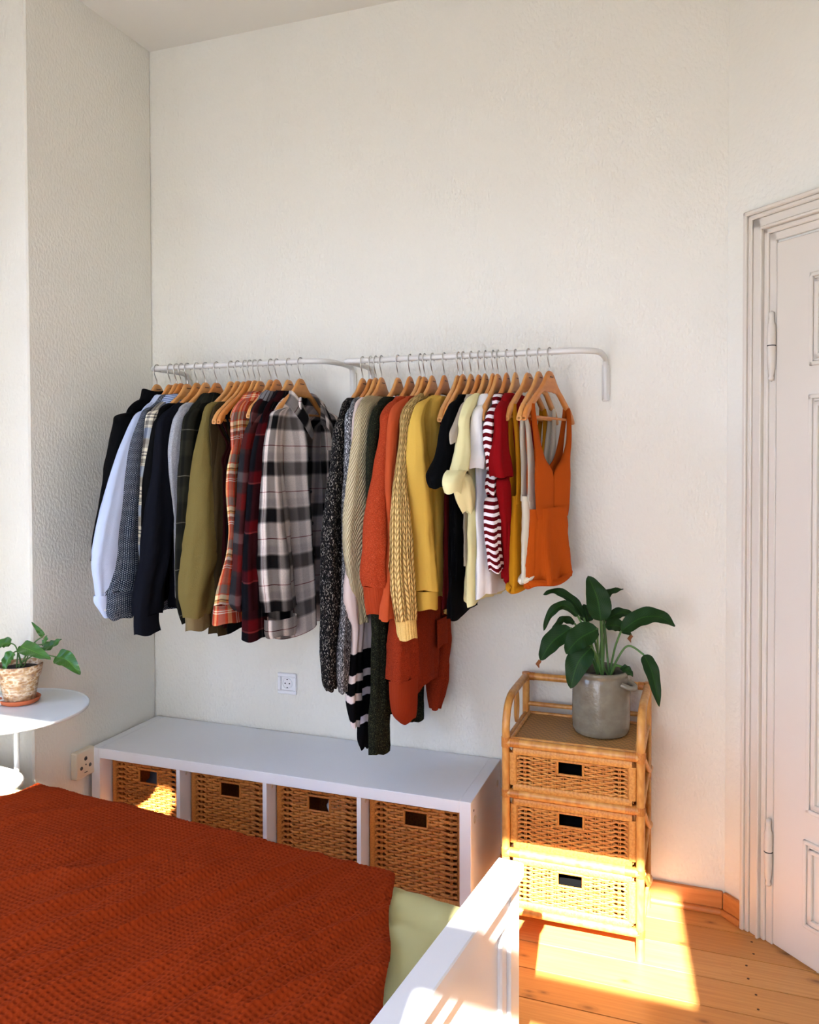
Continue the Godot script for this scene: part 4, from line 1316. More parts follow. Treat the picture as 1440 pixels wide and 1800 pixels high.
func sleeveless(d: Dictionary, o: Node3D, m: Material, sd: float) -> void:
	var tank: bool = d.get("kind", "") == "tank"
	var hem: float = d.hem
	var vn: float = d.get("vn", d.get("top", 1.5) - 0.12)
	var ah: float = d.get("ah", vn)
	var hw: float = d.get("hw", 0.15)
	var b: float = d.get("b", 0.014)
	var body := MB.new()
	var top := ah - 0.005 if tank else minf(vn, ah)
	drape(body, [[0.0, top, hw, b * d.get("bt", 0.5), 0.0], [0.0, lerpf(top, hem, 0.2), hw * 1.01, b * maxf(0.66, d.get("bt", 0.5)), 0.0], [0.0, lerpf(top, hem, 0.65), hw * 1.06, b, 0.0], [0.0, hem, hw * 1.1, b * 1.15, 0.0]], 36, 40, d.get("fold", 0.2), sd, 5.0, 0.006)
	obj("body", body, m, o)
	var tipw := 0.17
	var w: float = d.get("straps", 0.03)
	for s in [1.0, -1.0]:
		for f in [1.0, -1.0]:   # front and back of each side
			var mb := MB.new()
			var x: float = b * 0.44 * f
			if tank:
				var rs := [[s * 0.15, 1.655, 0.012, 0.007, 0.004 * f]]
				for e in [[1.625, 0.164, 0.138], [1.55, 0.156, 0.118], [lerpf(vn, 1.55, 0.5), 0.146, 0.074], [vn + 0.03, 0.148, 0.024], [vn, 0.152, 0.0], [ah, hw, 0.0], [ah - 0.04, hw * 0.9, 0.0]]:
					rs.append([s * (e[1] + e[2]) * 0.5, e[0], (e[1] - e[2]) * 0.5, 0.006, x * (1.0 if e[0] < 1.6 else 0.6)])
				drape(mb, rs, 40, 18, 0.03, sd, 3.0, 0.0)
			else:
				drape(mb, [[s * tipw, 1.645, 0.005, 0.004, 0.003 * f], [s * (tipw - 0.01), 1.61, w * 0.5, 0.003, 0.012 * f], [s * 0.11, lerpf(top, 1.6, 0.5), w * 0.7, 0.003, x], [s * hw * 0.5, top + 0.01, hw * 0.5, 0.004, x * 0.95], [s * hw * 0.5, top - 0.03, hw * 0.46, 0.004, x * 0.8]], 22, 14, 0.04, sd)
			obj("shoulder_strap", mb, m, o)
	if tank:
		var roll := MB.new()
		var path := []
		for j in 41:
			var th := TAU * j / 40.0
			path.append(V(sin(th) * b * 1.12, hem - 1.83 + 0.004 + 0.006 * sin(3.0 * th + sd), cos(th) * hw * 1.11))
		roll.tube(path, 0.0105, 8)
		obj("rolled_hem", roll, m, o)
	if d.has("near"):
		var mb := MB.new()
		drape(mb, d.near, 26, 20, 0.12, sd)
		obj("side_fold", mb, m, o)

var hanger_count := 0
func hanger(x: float, label: String, yaw: float, side: String, wide := false) -> void:
	var ry := 1.834 if side == "left" else 1.827
	var o := thing("clothes_hanger", label, "hanger", V(x, ry, 0.25), "wooden hangers on the %s wall rail" % side)
	o.rotation.y = -yaw
	var wm: Material = M.hangers[hanger_count % 4]
	var squared := hanger_count % 3 == 1
	hanger_count += 1
	var mb := MB.new()
	var P := []
	for i in 41:
		var q := (i - 20) / 20.0
		var a := absf(q)
		var s := q * (0.205 if wide else 0.156)
		var y := -0.094 - (0.116 if wide else 0.096) * pow(maxf(a - 0.08, 0.0) / 0.92, 1.1) - 0.008 * smoothstep(0.8, 1.0, a)
		var h := lerpf(0.034, 0.0125, smoothstep(0.12, 0.45, a)) - 0.009 * pow(minf(a, 0.22) / 0.22, 2.0) * (1.0 - smoothstep(0.22, 0.5, a)) + 0.004 * smoothstep(0.75, 0.9, a) - 0.009 * smoothstep(0.94, 1.0, a)
		var t := lerpf(0.0066, 0.0085, smoothstep(0.2, 0.8, a))
		if squared and a < 0.16: h -= 0.004 * (1.0 - a / 0.16)
		var row := PackedVector3Array()
		for j in 14:
			var th := TAU * j / 14
			row.append(V(sin(th) * t * (1.0 if absf(sin(th)) < 0.8 else 0.96), y + spow(cos(th), 0.55) * h, s))
		P.append(row)
	mb.grid(P, true, false)
	for e in [0, 40]:
		var c: Vector3 = V(0, 0, 0)
		for p in P[e]: c += p
		c /= 14.0
		var cap := PackedVector3Array()
		for j in 14: cap.append(c)
		mb.grid([cap, P[e]] if e == 0 else [P[e], cap], true, false)
	obj("wooden_arms", mb, wm, o)
	var hk := MB.new()
	var path := [V(0, -0.07, 0), V(0, -0.05, 0.001), V(0, -0.036, 0.009), V(0, -0.02, 0.0175), V(0, -0.006, 0.0195)]
	for k in 9:
		var th := -0.1 + k * (PI + 0.35) / 8.0
		path.append(V(0, sin(th) * 0.0195 - 0.006, cos(th) * 0.0195))
	hk.tube(smooth(path, 3), 0.002, 6)
	obj("steel_hook", hk, M.steel, o)
	var br := MB.new()
	var bw := 0.175 if wide else 0.13
	var by := -0.21 if wide else -0.188
	br.tube([V(0, by, -bw), V(0, by, bw)], 0.0042, 8)
	obj("trouser_bar", br, wm, o)
	obj("imprint", boxes([[V(0.006, -0.082, -0.013), V(0.0072, -0.079, 0.013)]]), M.cane_mark, o)
func hang_clothes() -> void:
	hanger(0.211, "wooden hanger holding the black jacket", 0, "left", false)
	hanger(0.271, "wooden hanger holding the light blue shirt", 0, "left", false)
	hanger(0.299, "wooden hanger holding the navy shirt with tiny white print", 0, "left", false)
	hanger(0.32, "wooden hanger holding the cream, blue and grey plaid shirt", 0, "left", false)
	hanger(0.347, "wooden hanger holding the thin black sweater", 0, "left", false)
	hanger(0.389, "wooden hanger holding the black sweatshirt with a wide ribbed cuff", 0, "left", false)
	hanger(0.426, "wooden hanger holding the light grey sweatshirt", 0, "left", false)
	hanger(0.474, "wooden hanger holding the dark checked shirt", 0, "left", false)
	hanger(0.535, "wooden hanger holding the olive sweatshirt", 0, "left", false)
	hanger(0.564, "wooden hanger holding the dark olive sweater", 0, "left", false)
	hanger(0.595, "wooden hanger holding the dark maroon camisole", 0, "left", true)
	hanger(0.614, "wooden hanger holding the black camisole", 0, "left", true)
	hanger(0.636, "bare wooden hanger between the black camisole and the red plaid shirt", 0, "left", false)
	hanger(0.657, "wooden hanger holding the red and yellow plaid shirt", 0, "left", false)
	hanger(0.7, "bare wooden hanger squeezed in right of the red plaid shirt", 0, "left", false)
	hanger(0.725, "wooden hanger holding the charcoal and red check shirt", 0, "left", false)
	hanger(0.773, "wooden hanger holding the black and dark red flannel shirt", 0, "left", false)
	hanger(0.82, "wooden hanger holding the black and white plaid shirt", 0.1, "left", false)
	hanger(1.059, "wooden hanger holding the charcoal marled cardigan", 0, "right", false)
	hanger(1.09, "wooden hanger holding the grey marled cardigan", 0, "right", false)
	hanger(1.108, "wooden hanger holding the pale pink cardigan with black striped ends", 0, "right", false)
	hanger(1.129, "wooden hanger holding the beige ribbed sweater", 0, "right", false)
	hanger(1.189, "wooden hanger holding the dark green speckled cardigan", 0, "right", false)
	hanger(1.232, "wooden hanger holding the rust heathered sweater", 0, "right", false)
	hanger(1.269, "wooden hanger holding the smooth salmon sweater", 0, "right", false)
	hanger(1.284, "wooden hanger holding the long rust cardigan", 0, "right", false)
	hanger(1.311, "wooden hanger holding the chunky yellow knit sweater", 0, "right", false)
	hanger(1.353, "wooden hanger holding the mustard sweatshirt", 0, "right", false)
	hanger(1.402, "wooden hanger holding the maroon camisole", 0, "right", true)
	hanger(1.418, "wooden hanger holding the black top", 0, "right", true)
	hanger(1.445, "wooden hanger holding the black t-shirt", 0, "right", false)
	hanger(1.472, "wooden hanger holding the taupe t-shirt", 0, "right", false)
	hanger(1.493, "wooden hanger holding the pale yellow t-shirt", 0, "right", false)
	hanger(1.519, "wooden hanger holding the white t-shirt", 0, "right", false)
	hanger(1.535, "bare wooden hanger between the white and the striped t-shirts", 0, "right", true)
	hanger(1.564, "wooden hanger holding the maroon and white striped t-shirt", 0, "right", false)
	hanger(1.593, "wooden hanger holding the dark red t-shirt", 0, "right", false)
	hanger(1.635, "wooden hanger holding the mustard knit tank top", 0.12, "right", true)
	hanger(1.669, "wooden hanger holding the cream knit tank top", 0.1, "right", true)
	hanger(1.703, "wooden hanger holding the burnt orange knit tank top", 0.2, "right", true)
	garment({"name": "jacket", "short": "black jacket", "label": "long black jacket hanging nearest the left wall, at the far left end of the rail", "cat": "jacket", "group": "clothes on the left wall rail", "x": 0.211, "m": "black_wool", "collar": "stand", "nk": 1.712, "near": [[0.161, 1.646, 0.058, 0.032, 0], [0.175, 1.615, 0.058, 0.032, 0], [0.198, 1.535, 0.06, 0.034, 0], [0.23, 1.424, 0.059, 0.033, 0], [0.262, 1.313, 0.054, 0.03, 0], [0.29, 1.208, 0.051, 0.029, 0], [0.301, 1.14, 0.048, 0.027, 0]], "hem": 1.116})
	garment({"name": "shirt", "short": "light blue shirt", "label": "plain light blue shirt with a loose turned-up cuff beside the black jacket", "cat": "shirt", "group": "clothes on the left wall rail", "x": 0.271, "m": "blue_shirt", "collar": "shirt", "fold": 0.16, "near": [[0.175, 1.653, 0.018, 0.01, 0], [0.2, 1.615, 0.027, 0.015, 0], [0.225, 1.57, 0.032, 0.018, 0], [0.256, 1.506, 0.039, 0.022, 0], [0.286, 1.43, 0.046, 0.025, 0], [0.313, 1.345, 0.052, 0.029, 0], [0.343, 1.25, 0.056, 0.031, 0], [0.361, 1.152, 0.058, 0.032, 0], [0.361, 1.082, 0.05, 0.028, 0], [0.362, 1.03, 0.043, 0.024, 0]], "cuff": [[0.363, 1.036, 0.047, 0.026, 0], [0.362, 1.013, 0.048, 0.027, 0], [0.35, 0.984, 0.04, 0.022, 0], [0.342, 0.959, 0.031, 0.017, 0]], "hem": 0.961})
	garment({"name": "shirt", "short": "navy shirt with tiny white print", "label": "dark navy shirt covered in tiny white print, with a white button on its gathered cuff", "cat": "shirt", "group": "clothes on the left wall rail", "x": 0.299, "m": "micro", "collar": "shirt", "button": "cuff", "pleat": true, "near": [[0.179, 1.664, 0.013, 0.007, 0], [0.197, 1.629, 0.019, 0.011, 0], [0.218, 1.568, 0.03, 0.017, 0], [0.235, 1.504, 0.036, 0.02, 0], [0.261, 1.376, 0.048, 0.027, 0], [0.274, 1.3, 0.052, 0.029, 0], [0.284, 1.246, 0.057, 0.032, 0], [0.293, 1.152, 0.061, 0.034, 0], [0.301, 1.091, 0.067, 0.037, 0], [0.315, 1.046, 0.069, 0.038, 0]], "cuff": [[0.317, 1.046, 0.069, 0.038, 0], [0.321, 1.02, 0.069, 0.038, 0], [0.321, 0.988, 0.064, 0.036, 0], [0.32, 0.961, 0.056, 0.031, 0], [0.317, 0.949, 0.044, 0.024, 0]], "hem": 0.931})
	garment({"name": "shirt", "short": "cream, blue and grey plaid shirt", "label": "cream, blue and grey plaid shirt with a frilled light blue collar edge", "cat": "shirt", "group": "clothes on the left wall rail", "x": 0.32, "m": "plaid_yb", "collar": "shirt", "collarm": "blue_stripe", "fold": 0.2, "near": [[0.153, 1.657, 0.031, 0.017, 0], [0.171, 1.63, 0.032, 0.018, 0], [0.181, 1.591, 0.032, 0.018, 0], [0.194, 1.548, 0.029, 0.016, 0], [0.214, 1.464, 0.029, 0.016, 0], [0.224, 1.425, 0.026, 0.015, 0], [0.233, 1.351, 0.027, 0.015, 0], [0.244, 1.243, 0.03, 0.016, 0], [0.252, 1.188, 0.031, 0.017, 0], [0.251, 1.144, 0.027, 0.015, 0], [0.249, 1.094, 0.015, 0.008, 0]], "hem": 1.089})
	garment({"name": "sweater", "short": "thin black sweater", "label": "thin black sweater squeezed between the cream plaid shirt and a black sweatshirt", "cat": "sweater", "group": "clothes on the left wall rail", "x": 0.347, "m": "black_wool", "collar": "rib", "b": 0.014, "near": [[0.166, 1.625, 0.023, 0.013, 0], [0.187, 1.534, 0.033, 0.019, 0], [0.209, 1.424, 0.039, 0.022, 0], [0.221, 1.305, 0.038, 0.021, 0], [0.229, 1.187, 0.033, 0.018, 0], [0.238, 1.029, 0.027, 0.015, 0]], "hem": 0.986})
	garment({"name": "sweatshirt", "short": "black sweatshirt with a wide ribbed cuff", "label": "black sweatshirt with a long sleeve ending in a wide ribbed cuff, beside the grey one", "cat": "sweatshirt", "group": "clothes on the left wall rail", "x": 0.389, "m": "black_sweat", "collar": "rib", "b": 0.022, "near": [[0.138, 1.67, 0.024, 0.013, 0], [0.191, 1.624, 0.034, 0.019, 0], [0.205, 1.534, 0.038, 0.021, 0], [0.213, 1.45, 0.043, 0.024, 0], [0.222, 1.37, 0.054, 0.03, 0], [0.228, 1.285, 0.066, 0.036, 0], [0.243, 1.205, 0.067, 0.037, 0], [0.259, 1.138, 0.063, 0.035, 0], [0.294, 1.047, 0.06, 0.033, 0], [0.306, 0.964, 0.058, 0.032, 0]], "cuff": [[0.304, 0.964, 0.052, 0.029, 0], [0.305, 0.935, 0.052, 0.029, 0], [0.299, 0.901, 0.055, 0.031, 0]], "hem": 0.96})
	garment({"name": "sweatshirt", "short": "light grey sweatshirt", "label": "light heather grey sweatshirt just left of the dark checked shirt", "cat": "sweatshirt", "group": "clothes on the left wall rail", "x": 0.426, "m": "grey_sweat", "collar": "rib", "near": [[0.116, 1.677, 0.024, 0.013, 0], [0.149, 1.635, 0.036, 0.02, 0], [0.171, 1.59, 0.034, 0.019, 0], [0.181, 1.548, 0.034, 0.019, 0], [0.19, 1.504, 0.032, 0.018, 0], [0.19, 1.424, 0.026, 0.014, 0], [0.184, 1.344, 0.021, 0.011, 0], [0.179, 1.224, 0.016, 0.009, 0], [0.18, 1.104, 0.014, 0.008, 0], [0.179, 1.004, 0.013, 0.007, 0]], "hem": 0.949})
	garment({"name": "shirt", "short": "dark checked shirt", "label": "blackish brown checked shirt with fine pale lines and a white size tag at its collar", "cat": "shirt", "group": "clothes on the left wall rail", "x": 0.474, "m": "plaid_dark", "collar": "shirt", "tagc": true, "near": [[0.127, 1.665, 0.027, 0.015, 0], [0.155, 1.634, 0.037, 0.02, 0], [0.167, 1.589, 0.038, 0.021, 0], [0.18, 1.504, 0.037, 0.02, 0], [0.189, 1.425, 0.038, 0.021, 0], [0.201, 1.314, 0.037, 0.021, 0], [0.209, 1.228, 0.037, 0.021, 0], [0.213, 1.14, 0.037, 0.021, 0], [0.216, 1.054, 0.033, 0.018, 0], [0.212, 0.984, 0.03, 0.016, 0], [0.196, 0.92, 0.022, 0.012, 0]], "hem": 0.901})
	garment({"name": "sweatshirt", "short": "olive sweatshirt", "label": "olive green sweatshirt with a broad sleeve and paler ribbed cuff", "cat": "sweatshirt", "group": "clothes on the left wall rail", "x": 0.535, "m": "olive", "collar": "rib", "cuffm": "olive_rib", "b": 0.03, "seam": true, "near": [[0.109, 1.675, 0.03, 0.017, 0], [0.13, 1.643, 0.035, 0.019, 0], [0.152, 1.605, 0.035, 0.019, 0], [0.151, 1.547, 0.052, 0.029, 0], [0.152, 1.478, 0.068, 0.038, 0], [0.151, 1.41, 0.08, 0.044, 0], [0.152, 1.341, 0.088, 0.049, 0], [0.157, 1.269, 0.09, 0.05, 0], [0.17, 1.189, 0.094, 0.052, 0], [0.182, 1.135, 0.093, 0.052, 0], [0.202, 1.082, 0.084, 0.047, 0], [0.216, 1.029, 0.076, 0.042, 0], [0.224, 0.954, 0.056, 0.031, 0]], "cuff": [[0.222, 0.962, 0.054, 0.03, 0], [0.219, 0.934, 0.054, 0.03, 0], [0.219, 0.909, 0.054, 0.03, 0]], "hem": 0.98})
	garment({"name": "sweater", "short": "dark olive sweater", "label": "dark olive brown sweater half hidden behind the olive sweatshirt, under two bare hanger tips", "cat": "sweater", "group": "clothes on the left wall rail", "x": 0.564, "m": "dark_olive", "collar": "rib", "b": 0.02, "near": [[0.114, 1.634, 0.027, 0.015, 0], [0.122, 1.547, 0.038, 0.021, 0], [0.127, 1.424, 0.052, 0.029, 0], [0.131, 1.264, 0.056, 0.031, 0], [0.139, 1.105, 0.041, 0.023, 0], [0.148, 0.986, 0.03, 0.017, 0], [0.149, 0.906, 0.024, 0.014, 0]], "hem": 0.877})
	garment({"name": "camisole", "short": "dark maroon camisole", "label": "dark maroon camisole with thin straps behind the red and yellow plaid shirt", "cat": "camisole", "group": "clothes on the left wall rail", "x": 0.595, "m": "maroon_dark", "top": 1.6, "straps": 0.012, "hem": 0.909})
	garment({"name": "camisole", "short": "black camisole", "label": "black camisole with thin straps next to the red and yellow plaid shirt", "cat": "camisole", "group": "clothes on the left wall rail", "x": 0.614, "m": "black_wool", "top": 1.58, "straps": 0.012, "hem": 0.89})
	garment({"name": "shirt", "short": "red and yellow plaid shirt", "label": "red, yellow and white plaid shirt with a broad cuff right of the olive sweatshirt", "cat": "shirt", "group": "clothes on the left wall rail", "x": 0.657, "m": "plaid_red", "collar": "shirt", "fold": 0.16, "near": [[0.078, 1.673, 0.034, 0.019, 0], [0.099, 1.644, 0.032, 0.018, 0], [0.133, 1.609, 0.023, 0.013, 0], [0.15, 1.572, 0.022, 0.012, 0], [0.163, 1.532, 0.02, 0.011, 0], [0.186, 1.464, 0.023, 0.013, 0], [0.194, 1.399, 0.025, 0.014, 0], [0.194, 1.345, 0.023, 0.013, 0], [0.192, 1.275, 0.017, 0.01, 0], [0.194, 1.232, 0.016, 0.009, 0], [0.206, 1.17, 0.018, 0.01, 0], [0.22, 1.12, 0.026, 0.015, 0], [0.236, 1.066, 0.035, 0.02, 0], [0.246, 1.008, 0.042, 0.023, 0]], "cuff": [[0.227, 1.005, 0.059, 0.033, 0], [0.226, 0.976, 0.063, 0.035, 0], [0.224, 0.943, 0.069, 0.038, 0]], "hem": 0.935})
	garment({"name": "shirt", "short": "charcoal and red check shirt", "label": "charcoal and dark red check shirt with a grey collar behind the black and red one", "cat": "shirt", "group": "clothes on the left wall rail", "x": 0.725, "m": "plaid_grey", "collar": "shirt", "collarm": "grey_stripe", "near": [[0.102, 1.643, 0.035, 0.019, 0], [0.146, 1.614, 0.033, 0.018, 0], [0.177, 1.574, 0.035, 0.02, 0], [0.199, 1.503, 0.037, 0.021, 0], [0.215, 1.4, 0.037, 0.021, 0], [0.231, 1.298, 0.037, 0.021, 0], [0.241, 1.216, 0.038, 0.021, 0], [0.247, 1.151, 0.037, 0.02, 0], [0.257, 1.073, 0.038, 0.021, 0], [0.264, 1.019, 0.038, 0.021, 0], [0.252, 0.991, 0.029, 0.016, 0]], "hem": 0.959})
	garment({"name": "shirt", "short": "black and dark red flannel shirt", "label": "long black and dark red flannel shirt directly left of the black and white plaid shirt", "cat": "shirt", "group": "clothes on the left wall rail", "x": 0.773, "m": "plaid_redblack", "collar": "shirt", "fold": 0.16, "near": [[0.114, 1.655, 0.039, 0.022, 0], [0.148, 1.619, 0.04, 0.022, 0], [0.177, 1.56, 0.043, 0.024, 0], [0.196, 1.503, 0.046, 0.025, 0], [0.216, 1.401, 0.048, 0.027, 0], [0.234, 1.3, 0.048, 0.027, 0], [0.247, 1.231, 0.047, 0.026, 0], [0.253, 1.153, 0.046, 0.025, 0], [0.251, 1.074, 0.048, 0.027, 0], [0.245, 0.996, 0.054, 0.03, 0]], "cuff": [[0.245, 1, 0.054, 0.03, 0], [0.245, 0.949, 0.056, 0.031, 0], [0.244, 0.9, 0.06, 0.033, 0]], "hem": 0.942})
	garment({"name": "shirt", "short": "black and white plaid shirt", "label": "open black, cream and grey plaid flannel shirt at the right end of the left rail", "cat": "shirt", "group": "clothes on the left wall rail", "x": 0.82, "m": "plaid_bw", "open": true, "yaw": 0.1, "button": "front", "near": [[0.178, 1.645, 0.032, 0.018, 0.03], [0.194, 1.61, 0.034, 0.019, 0.03], [0.209, 1.544, 0.038, 0.021, 0.03], [0.215, 1.478, 0.042, 0.023, 0.03], [0.214, 1.401, 0.048, 0.027, 0.03], [0.21, 1.322, 0.057, 0.032, 0.03], [0.208, 1.267, 0.065, 0.036, 0.03], [0.203, 1.216, 0.068, 0.038, 0.03], [0.198, 1.149, 0.073, 0.041, 0.03], [0.189, 1.068, 0.074, 0.041, 0.03], [0.178, 0.988, 0.071, 0.039, 0.03]], "cuff": [[0.175, 0.961, 0.071, 0.039, 0.03], [0.175, 0.934, 0.071, 0.039, 0.03], [0.174, 0.915, 0.07, 0.039, 0.03], [0.171, 0.901, 0.065, 0.036, 0.03]], "hem": 0.925})
	garment({"name": "cardigan", "short": "charcoal marled cardigan", "label": "long charcoal marled knit cardigan, leftmost garment on the right rail", "cat": "cardigan", "group": "clothes on the right wall rail", "x": 1.059, "m": "charcoal", "collar": "rib", "near": [[0.118, 1.652, 0.026, 0.014, 0], [0.173, 1.594, 0.036, 0.02, 0], [0.184, 1.529, 0.038, 0.021, 0], [0.203, 1.452, 0.04, 0.022, 0], [0.22, 1.404, 0.043, 0.024, 0], [0.238, 1.328, 0.042, 0.023, 0], [0.252, 1.216, 0.045, 0.025, 0], [0.253, 1.089, 0.045, 0.025, 0], [0.261, 0.962, 0.043, 0.024, 0], [0.268, 0.859, 0.042, 0.023, 0], [0.267, 0.792, 0.035, 0.02, 0], [0.263, 0.759, 0.022, 0.012, 0]], "hem": 0.817})
	garment({"name": "cardigan", "short": "grey marled cardigan", "label": "long grey and white marled knit cardigan beside the charcoal one", "cat": "cardigan", "group": "clothes on the right wall rail", "x": 1.09, "m": "greymarl", "collar": "rib", "near": [[0.133, 1.66, 0.026, 0.014, 0], [0.17, 1.621, 0.031, 0.017, 0], [0.175, 1.557, 0.031, 0.017, 0], [0.18, 1.502, 0.031, 0.017, 0], [0.188, 1.428, 0.029, 0.016, 0], [0.2, 1.352, 0.031, 0.017, 0], [0.206, 1.21, 0.028, 0.015, 0], [0.211, 1.083, 0.028, 0.015, 0], [0.221, 0.975, 0.028, 0.015, 0], [0.235, 0.896, 0.03, 0.017, 0], [0.242, 0.816, 0.029, 0.016, 0], [0.239, 0.748, 0.018, 0.01, 0]], "hem": 0.8})
	garment({"name": "cardigan", "short": "pale pink cardigan with black striped ends", "label": "pale pink long cardigan whose black lower part has white stripes, under the beige sweater", "cat": "cardigan", "group": "clothes on the right wall rail", "x": 1.108, "m": "pinkstripe", "strips": [[[0.116, 1.013, 0.049, 0.027, 0], [0.109, 0.936, 0.045, 0.025, 0], [0.103, 0.84, 0.038, 0.021, 0], [0.104, 0.749, 0.035, 0.019, 0], [0.11, 0.67, 0.032, 0.018, 0], [0.118, 0.597, 0.031, 0.017, 0], [0.12, 0.56, 0.029, 0.016, 0], [0.116, 0.532, 0.017, 0.01, 0]]], "collar": "rib", "fold": 0.25, "near": [[0.105, 1.624, 0.029, 0.016, 0], [0.127, 1.502, 0.031, 0.017, 0], [0.171, 1.318, 0.032, 0.018, 0], [0.207, 1.116, 0.04, 0.022, 0], [0.195, 1.026, 0.051, 0.028, 0], [0.173, 0.948, 0.037, 0.02, 0], [0.18, 0.878, 0.032, 0.018, 0], [0.193, 0.785, 0.034, 0.019, 0], [0.2, 0.741, 0.032, 0.018, 0], [0.198, 0.687, 0.028, 0.016, 0], [0.187, 0.623, 0.016, 0.009, 0]], "hem": 0.944})
	garment({"name": "sweater", "short": "beige ribbed sweater", "label": "beige ribbed knit sweater with slanting ribs, left of the dark green cardigan", "cat": "sweater", "group": "clothes on the right wall rail", "x": 1.129, "m": "beige_rib", "collar": "rib", "nk": 1.71, "b": 0.026, "near": [[0.111, 1.673, 0.038, 0.021, 0], [0.144, 1.649, 0.04, 0.022, 0], [0.159, 1.626, 0.043, 0.024, 0], [0.166, 1.58, 0.044, 0.025, 0], [0.178, 1.529, 0.048, 0.027, 0], [0.19, 1.478, 0.052, 0.029, 0], [0.209, 1.404, 0.054, 0.03, 0], [0.223, 1.329, 0.057, 0.032, 0], [0.235, 1.29, 0.055, 0.03, 0], [0.242, 1.217, 0.048, 0.027, 0], [0.236, 1.153, 0.041, 0.023, 0], [0.219, 1.088, 0.033, 0.019, 0], [0.186, 1.019, 0.021, 0.012, 0], [0.165, 0.96, 0.026, 0.014, 0]], "hem": 1.125})
	garment({"name": "cardigan", "short": "dark green speckled cardigan", "label": "dark green speckled cardigan with the lowest hanging sleeve, reaching down towards the shelf", "cat": "cardigan", "group": "clothes on the right wall rail", "x": 1.189, "m": "darkgreen", "collar": "rib", "near": [[0.16, 1.656, 0.026, 0.014, 0], [0.187, 1.619, 0.033, 0.018, 0], [0.219, 1.528, 0.031, 0.017, 0], [0.232, 1.394, 0.026, 0.015, 0], [0.212, 1.25, 0.031, 0.017, 0], [0.19, 1.103, 0.04, 0.022, 0], [0.167, 0.971, 0.043, 0.024, 0], [0.168, 0.806, 0.046, 0.025, 0], [0.177, 0.643, 0.05, 0.028, 0], [0.176, 0.553, 0.051, 0.029, 0]], "hem": 0.652})
	garment({"name": "sweater", "short": "rust heathered sweater", "label": "heathered rust orange sweater with ribbed hem, left of the smooth salmon one", "cat": "sweater", "group": "clothes on the right wall rail", "x": 1.232, "m": "rust", "collar": "rib", "cuffm": "rust_rib", "groove": true, "near": [[0.153, 1.666, 0.02, 0.017, 0], [0.195, 1.637, 0.025, 0.021, 0], [0.213, 1.617, 0.024, 0.02, 0], [0.215, 1.59, 0.023, 0.019, 0], [0.228, 1.54, 0.024, 0.02, 0], [0.247, 1.491, 0.028, 0.023, 0], [0.262, 1.442, 0.03, 0.025, 0], [0.276, 1.395, 0.033, 0.028, 0], [0.291, 1.335, 0.037, 0.031, 0], [0.3, 1.297, 0.041, 0.034, 0], [0.31, 1.228, 0.045, 0.037, 0], [0.313, 1.156, 0.048, 0.04, 0], [0.304, 1.106, 0.046, 0.038, 0]], "cuff": [[0.304, 1.106, 0.046, 0.038, 0], [0.293, 1.056, 0.045, 0.038, 0], [0.28, 1.018, 0.044, 0.036, 0]], "hem": 1.009})
	garment({"name": "sweater", "short": "smooth salmon sweater", "label": "smooth salmon orange sweater between the rust sweater and the chunky yellow knit", "cat": "sweater", "group": "clothes on the right wall rail", "x": 1.269, "m": "salmon", "collar": "rib", "near": [[0.16, 1.669, 0.029, 0.016, 0], [0.211, 1.643, 0.034, 0.019, 0], [0.246, 1.601, 0.031, 0.017, 0], [0.261, 1.539, 0.03, 0.017, 0], [0.269, 1.478, 0.029, 0.016, 0], [0.274, 1.407, 0.029, 0.016, 0], [0.275, 1.31, 0.031, 0.017, 0], [0.281, 1.207, 0.034, 0.019, 0], [0.294, 1.104, 0.038, 0.021, 0], [0.309, 1.007, 0.036, 0.02, 0]], "hem": 0.968})
	garment({"name": "cardigan", "short": "long rust cardigan", "label": "long brick red cardigan with a front pocket, hanging far below the mustard sweatshirt", "cat": "cardigan", "group": "clothes on the right wall rail", "x": 1.284, "m": "brick", "cuffm": "brick_rib", "collar": "rib", "pocket": true, "b": 0.015, "sw": 0.17, "hw": 0.13, "near": [[0.15, 1.573, 0.026, 0.012, 0], [0.178, 1.322, 0.049, 0.022, 0], [0.2, 1.145, 0.061, 0.028, 0], [0.206, 1.039, 0.065, 0.029, 0], [0.209, 0.968, 0.075, 0.034, 0], [0.207, 0.889, 0.081, 0.037, 0], [0.208, 0.807, 0.081, 0.037, 0]], "cuff": [[0.208, 0.81, 0.081, 0.037, 0], [0.209, 0.744, 0.077, 0.035, 0], [0.199, 0.698, 0.069, 0.031, 0], [0.178, 0.665, 0.049, 0.022, 0]], "hem": 0.735, "farsl": [[-0.189, 1.501, 0.031, 0.026, 0], [-0.19, 1.094, 0.03, 0.025, 0], [-0.192, 0.909, 0.031, 0.026, 0], [-0.192, 0.827, 0.033, 0.028, 0], [-0.161, 0.773, 0.035, 0.029, 0], [-0.128, 0.7, 0.039, 0.032, 0], [-0.111, 0.614, 0.021, 0.017, 0]]})
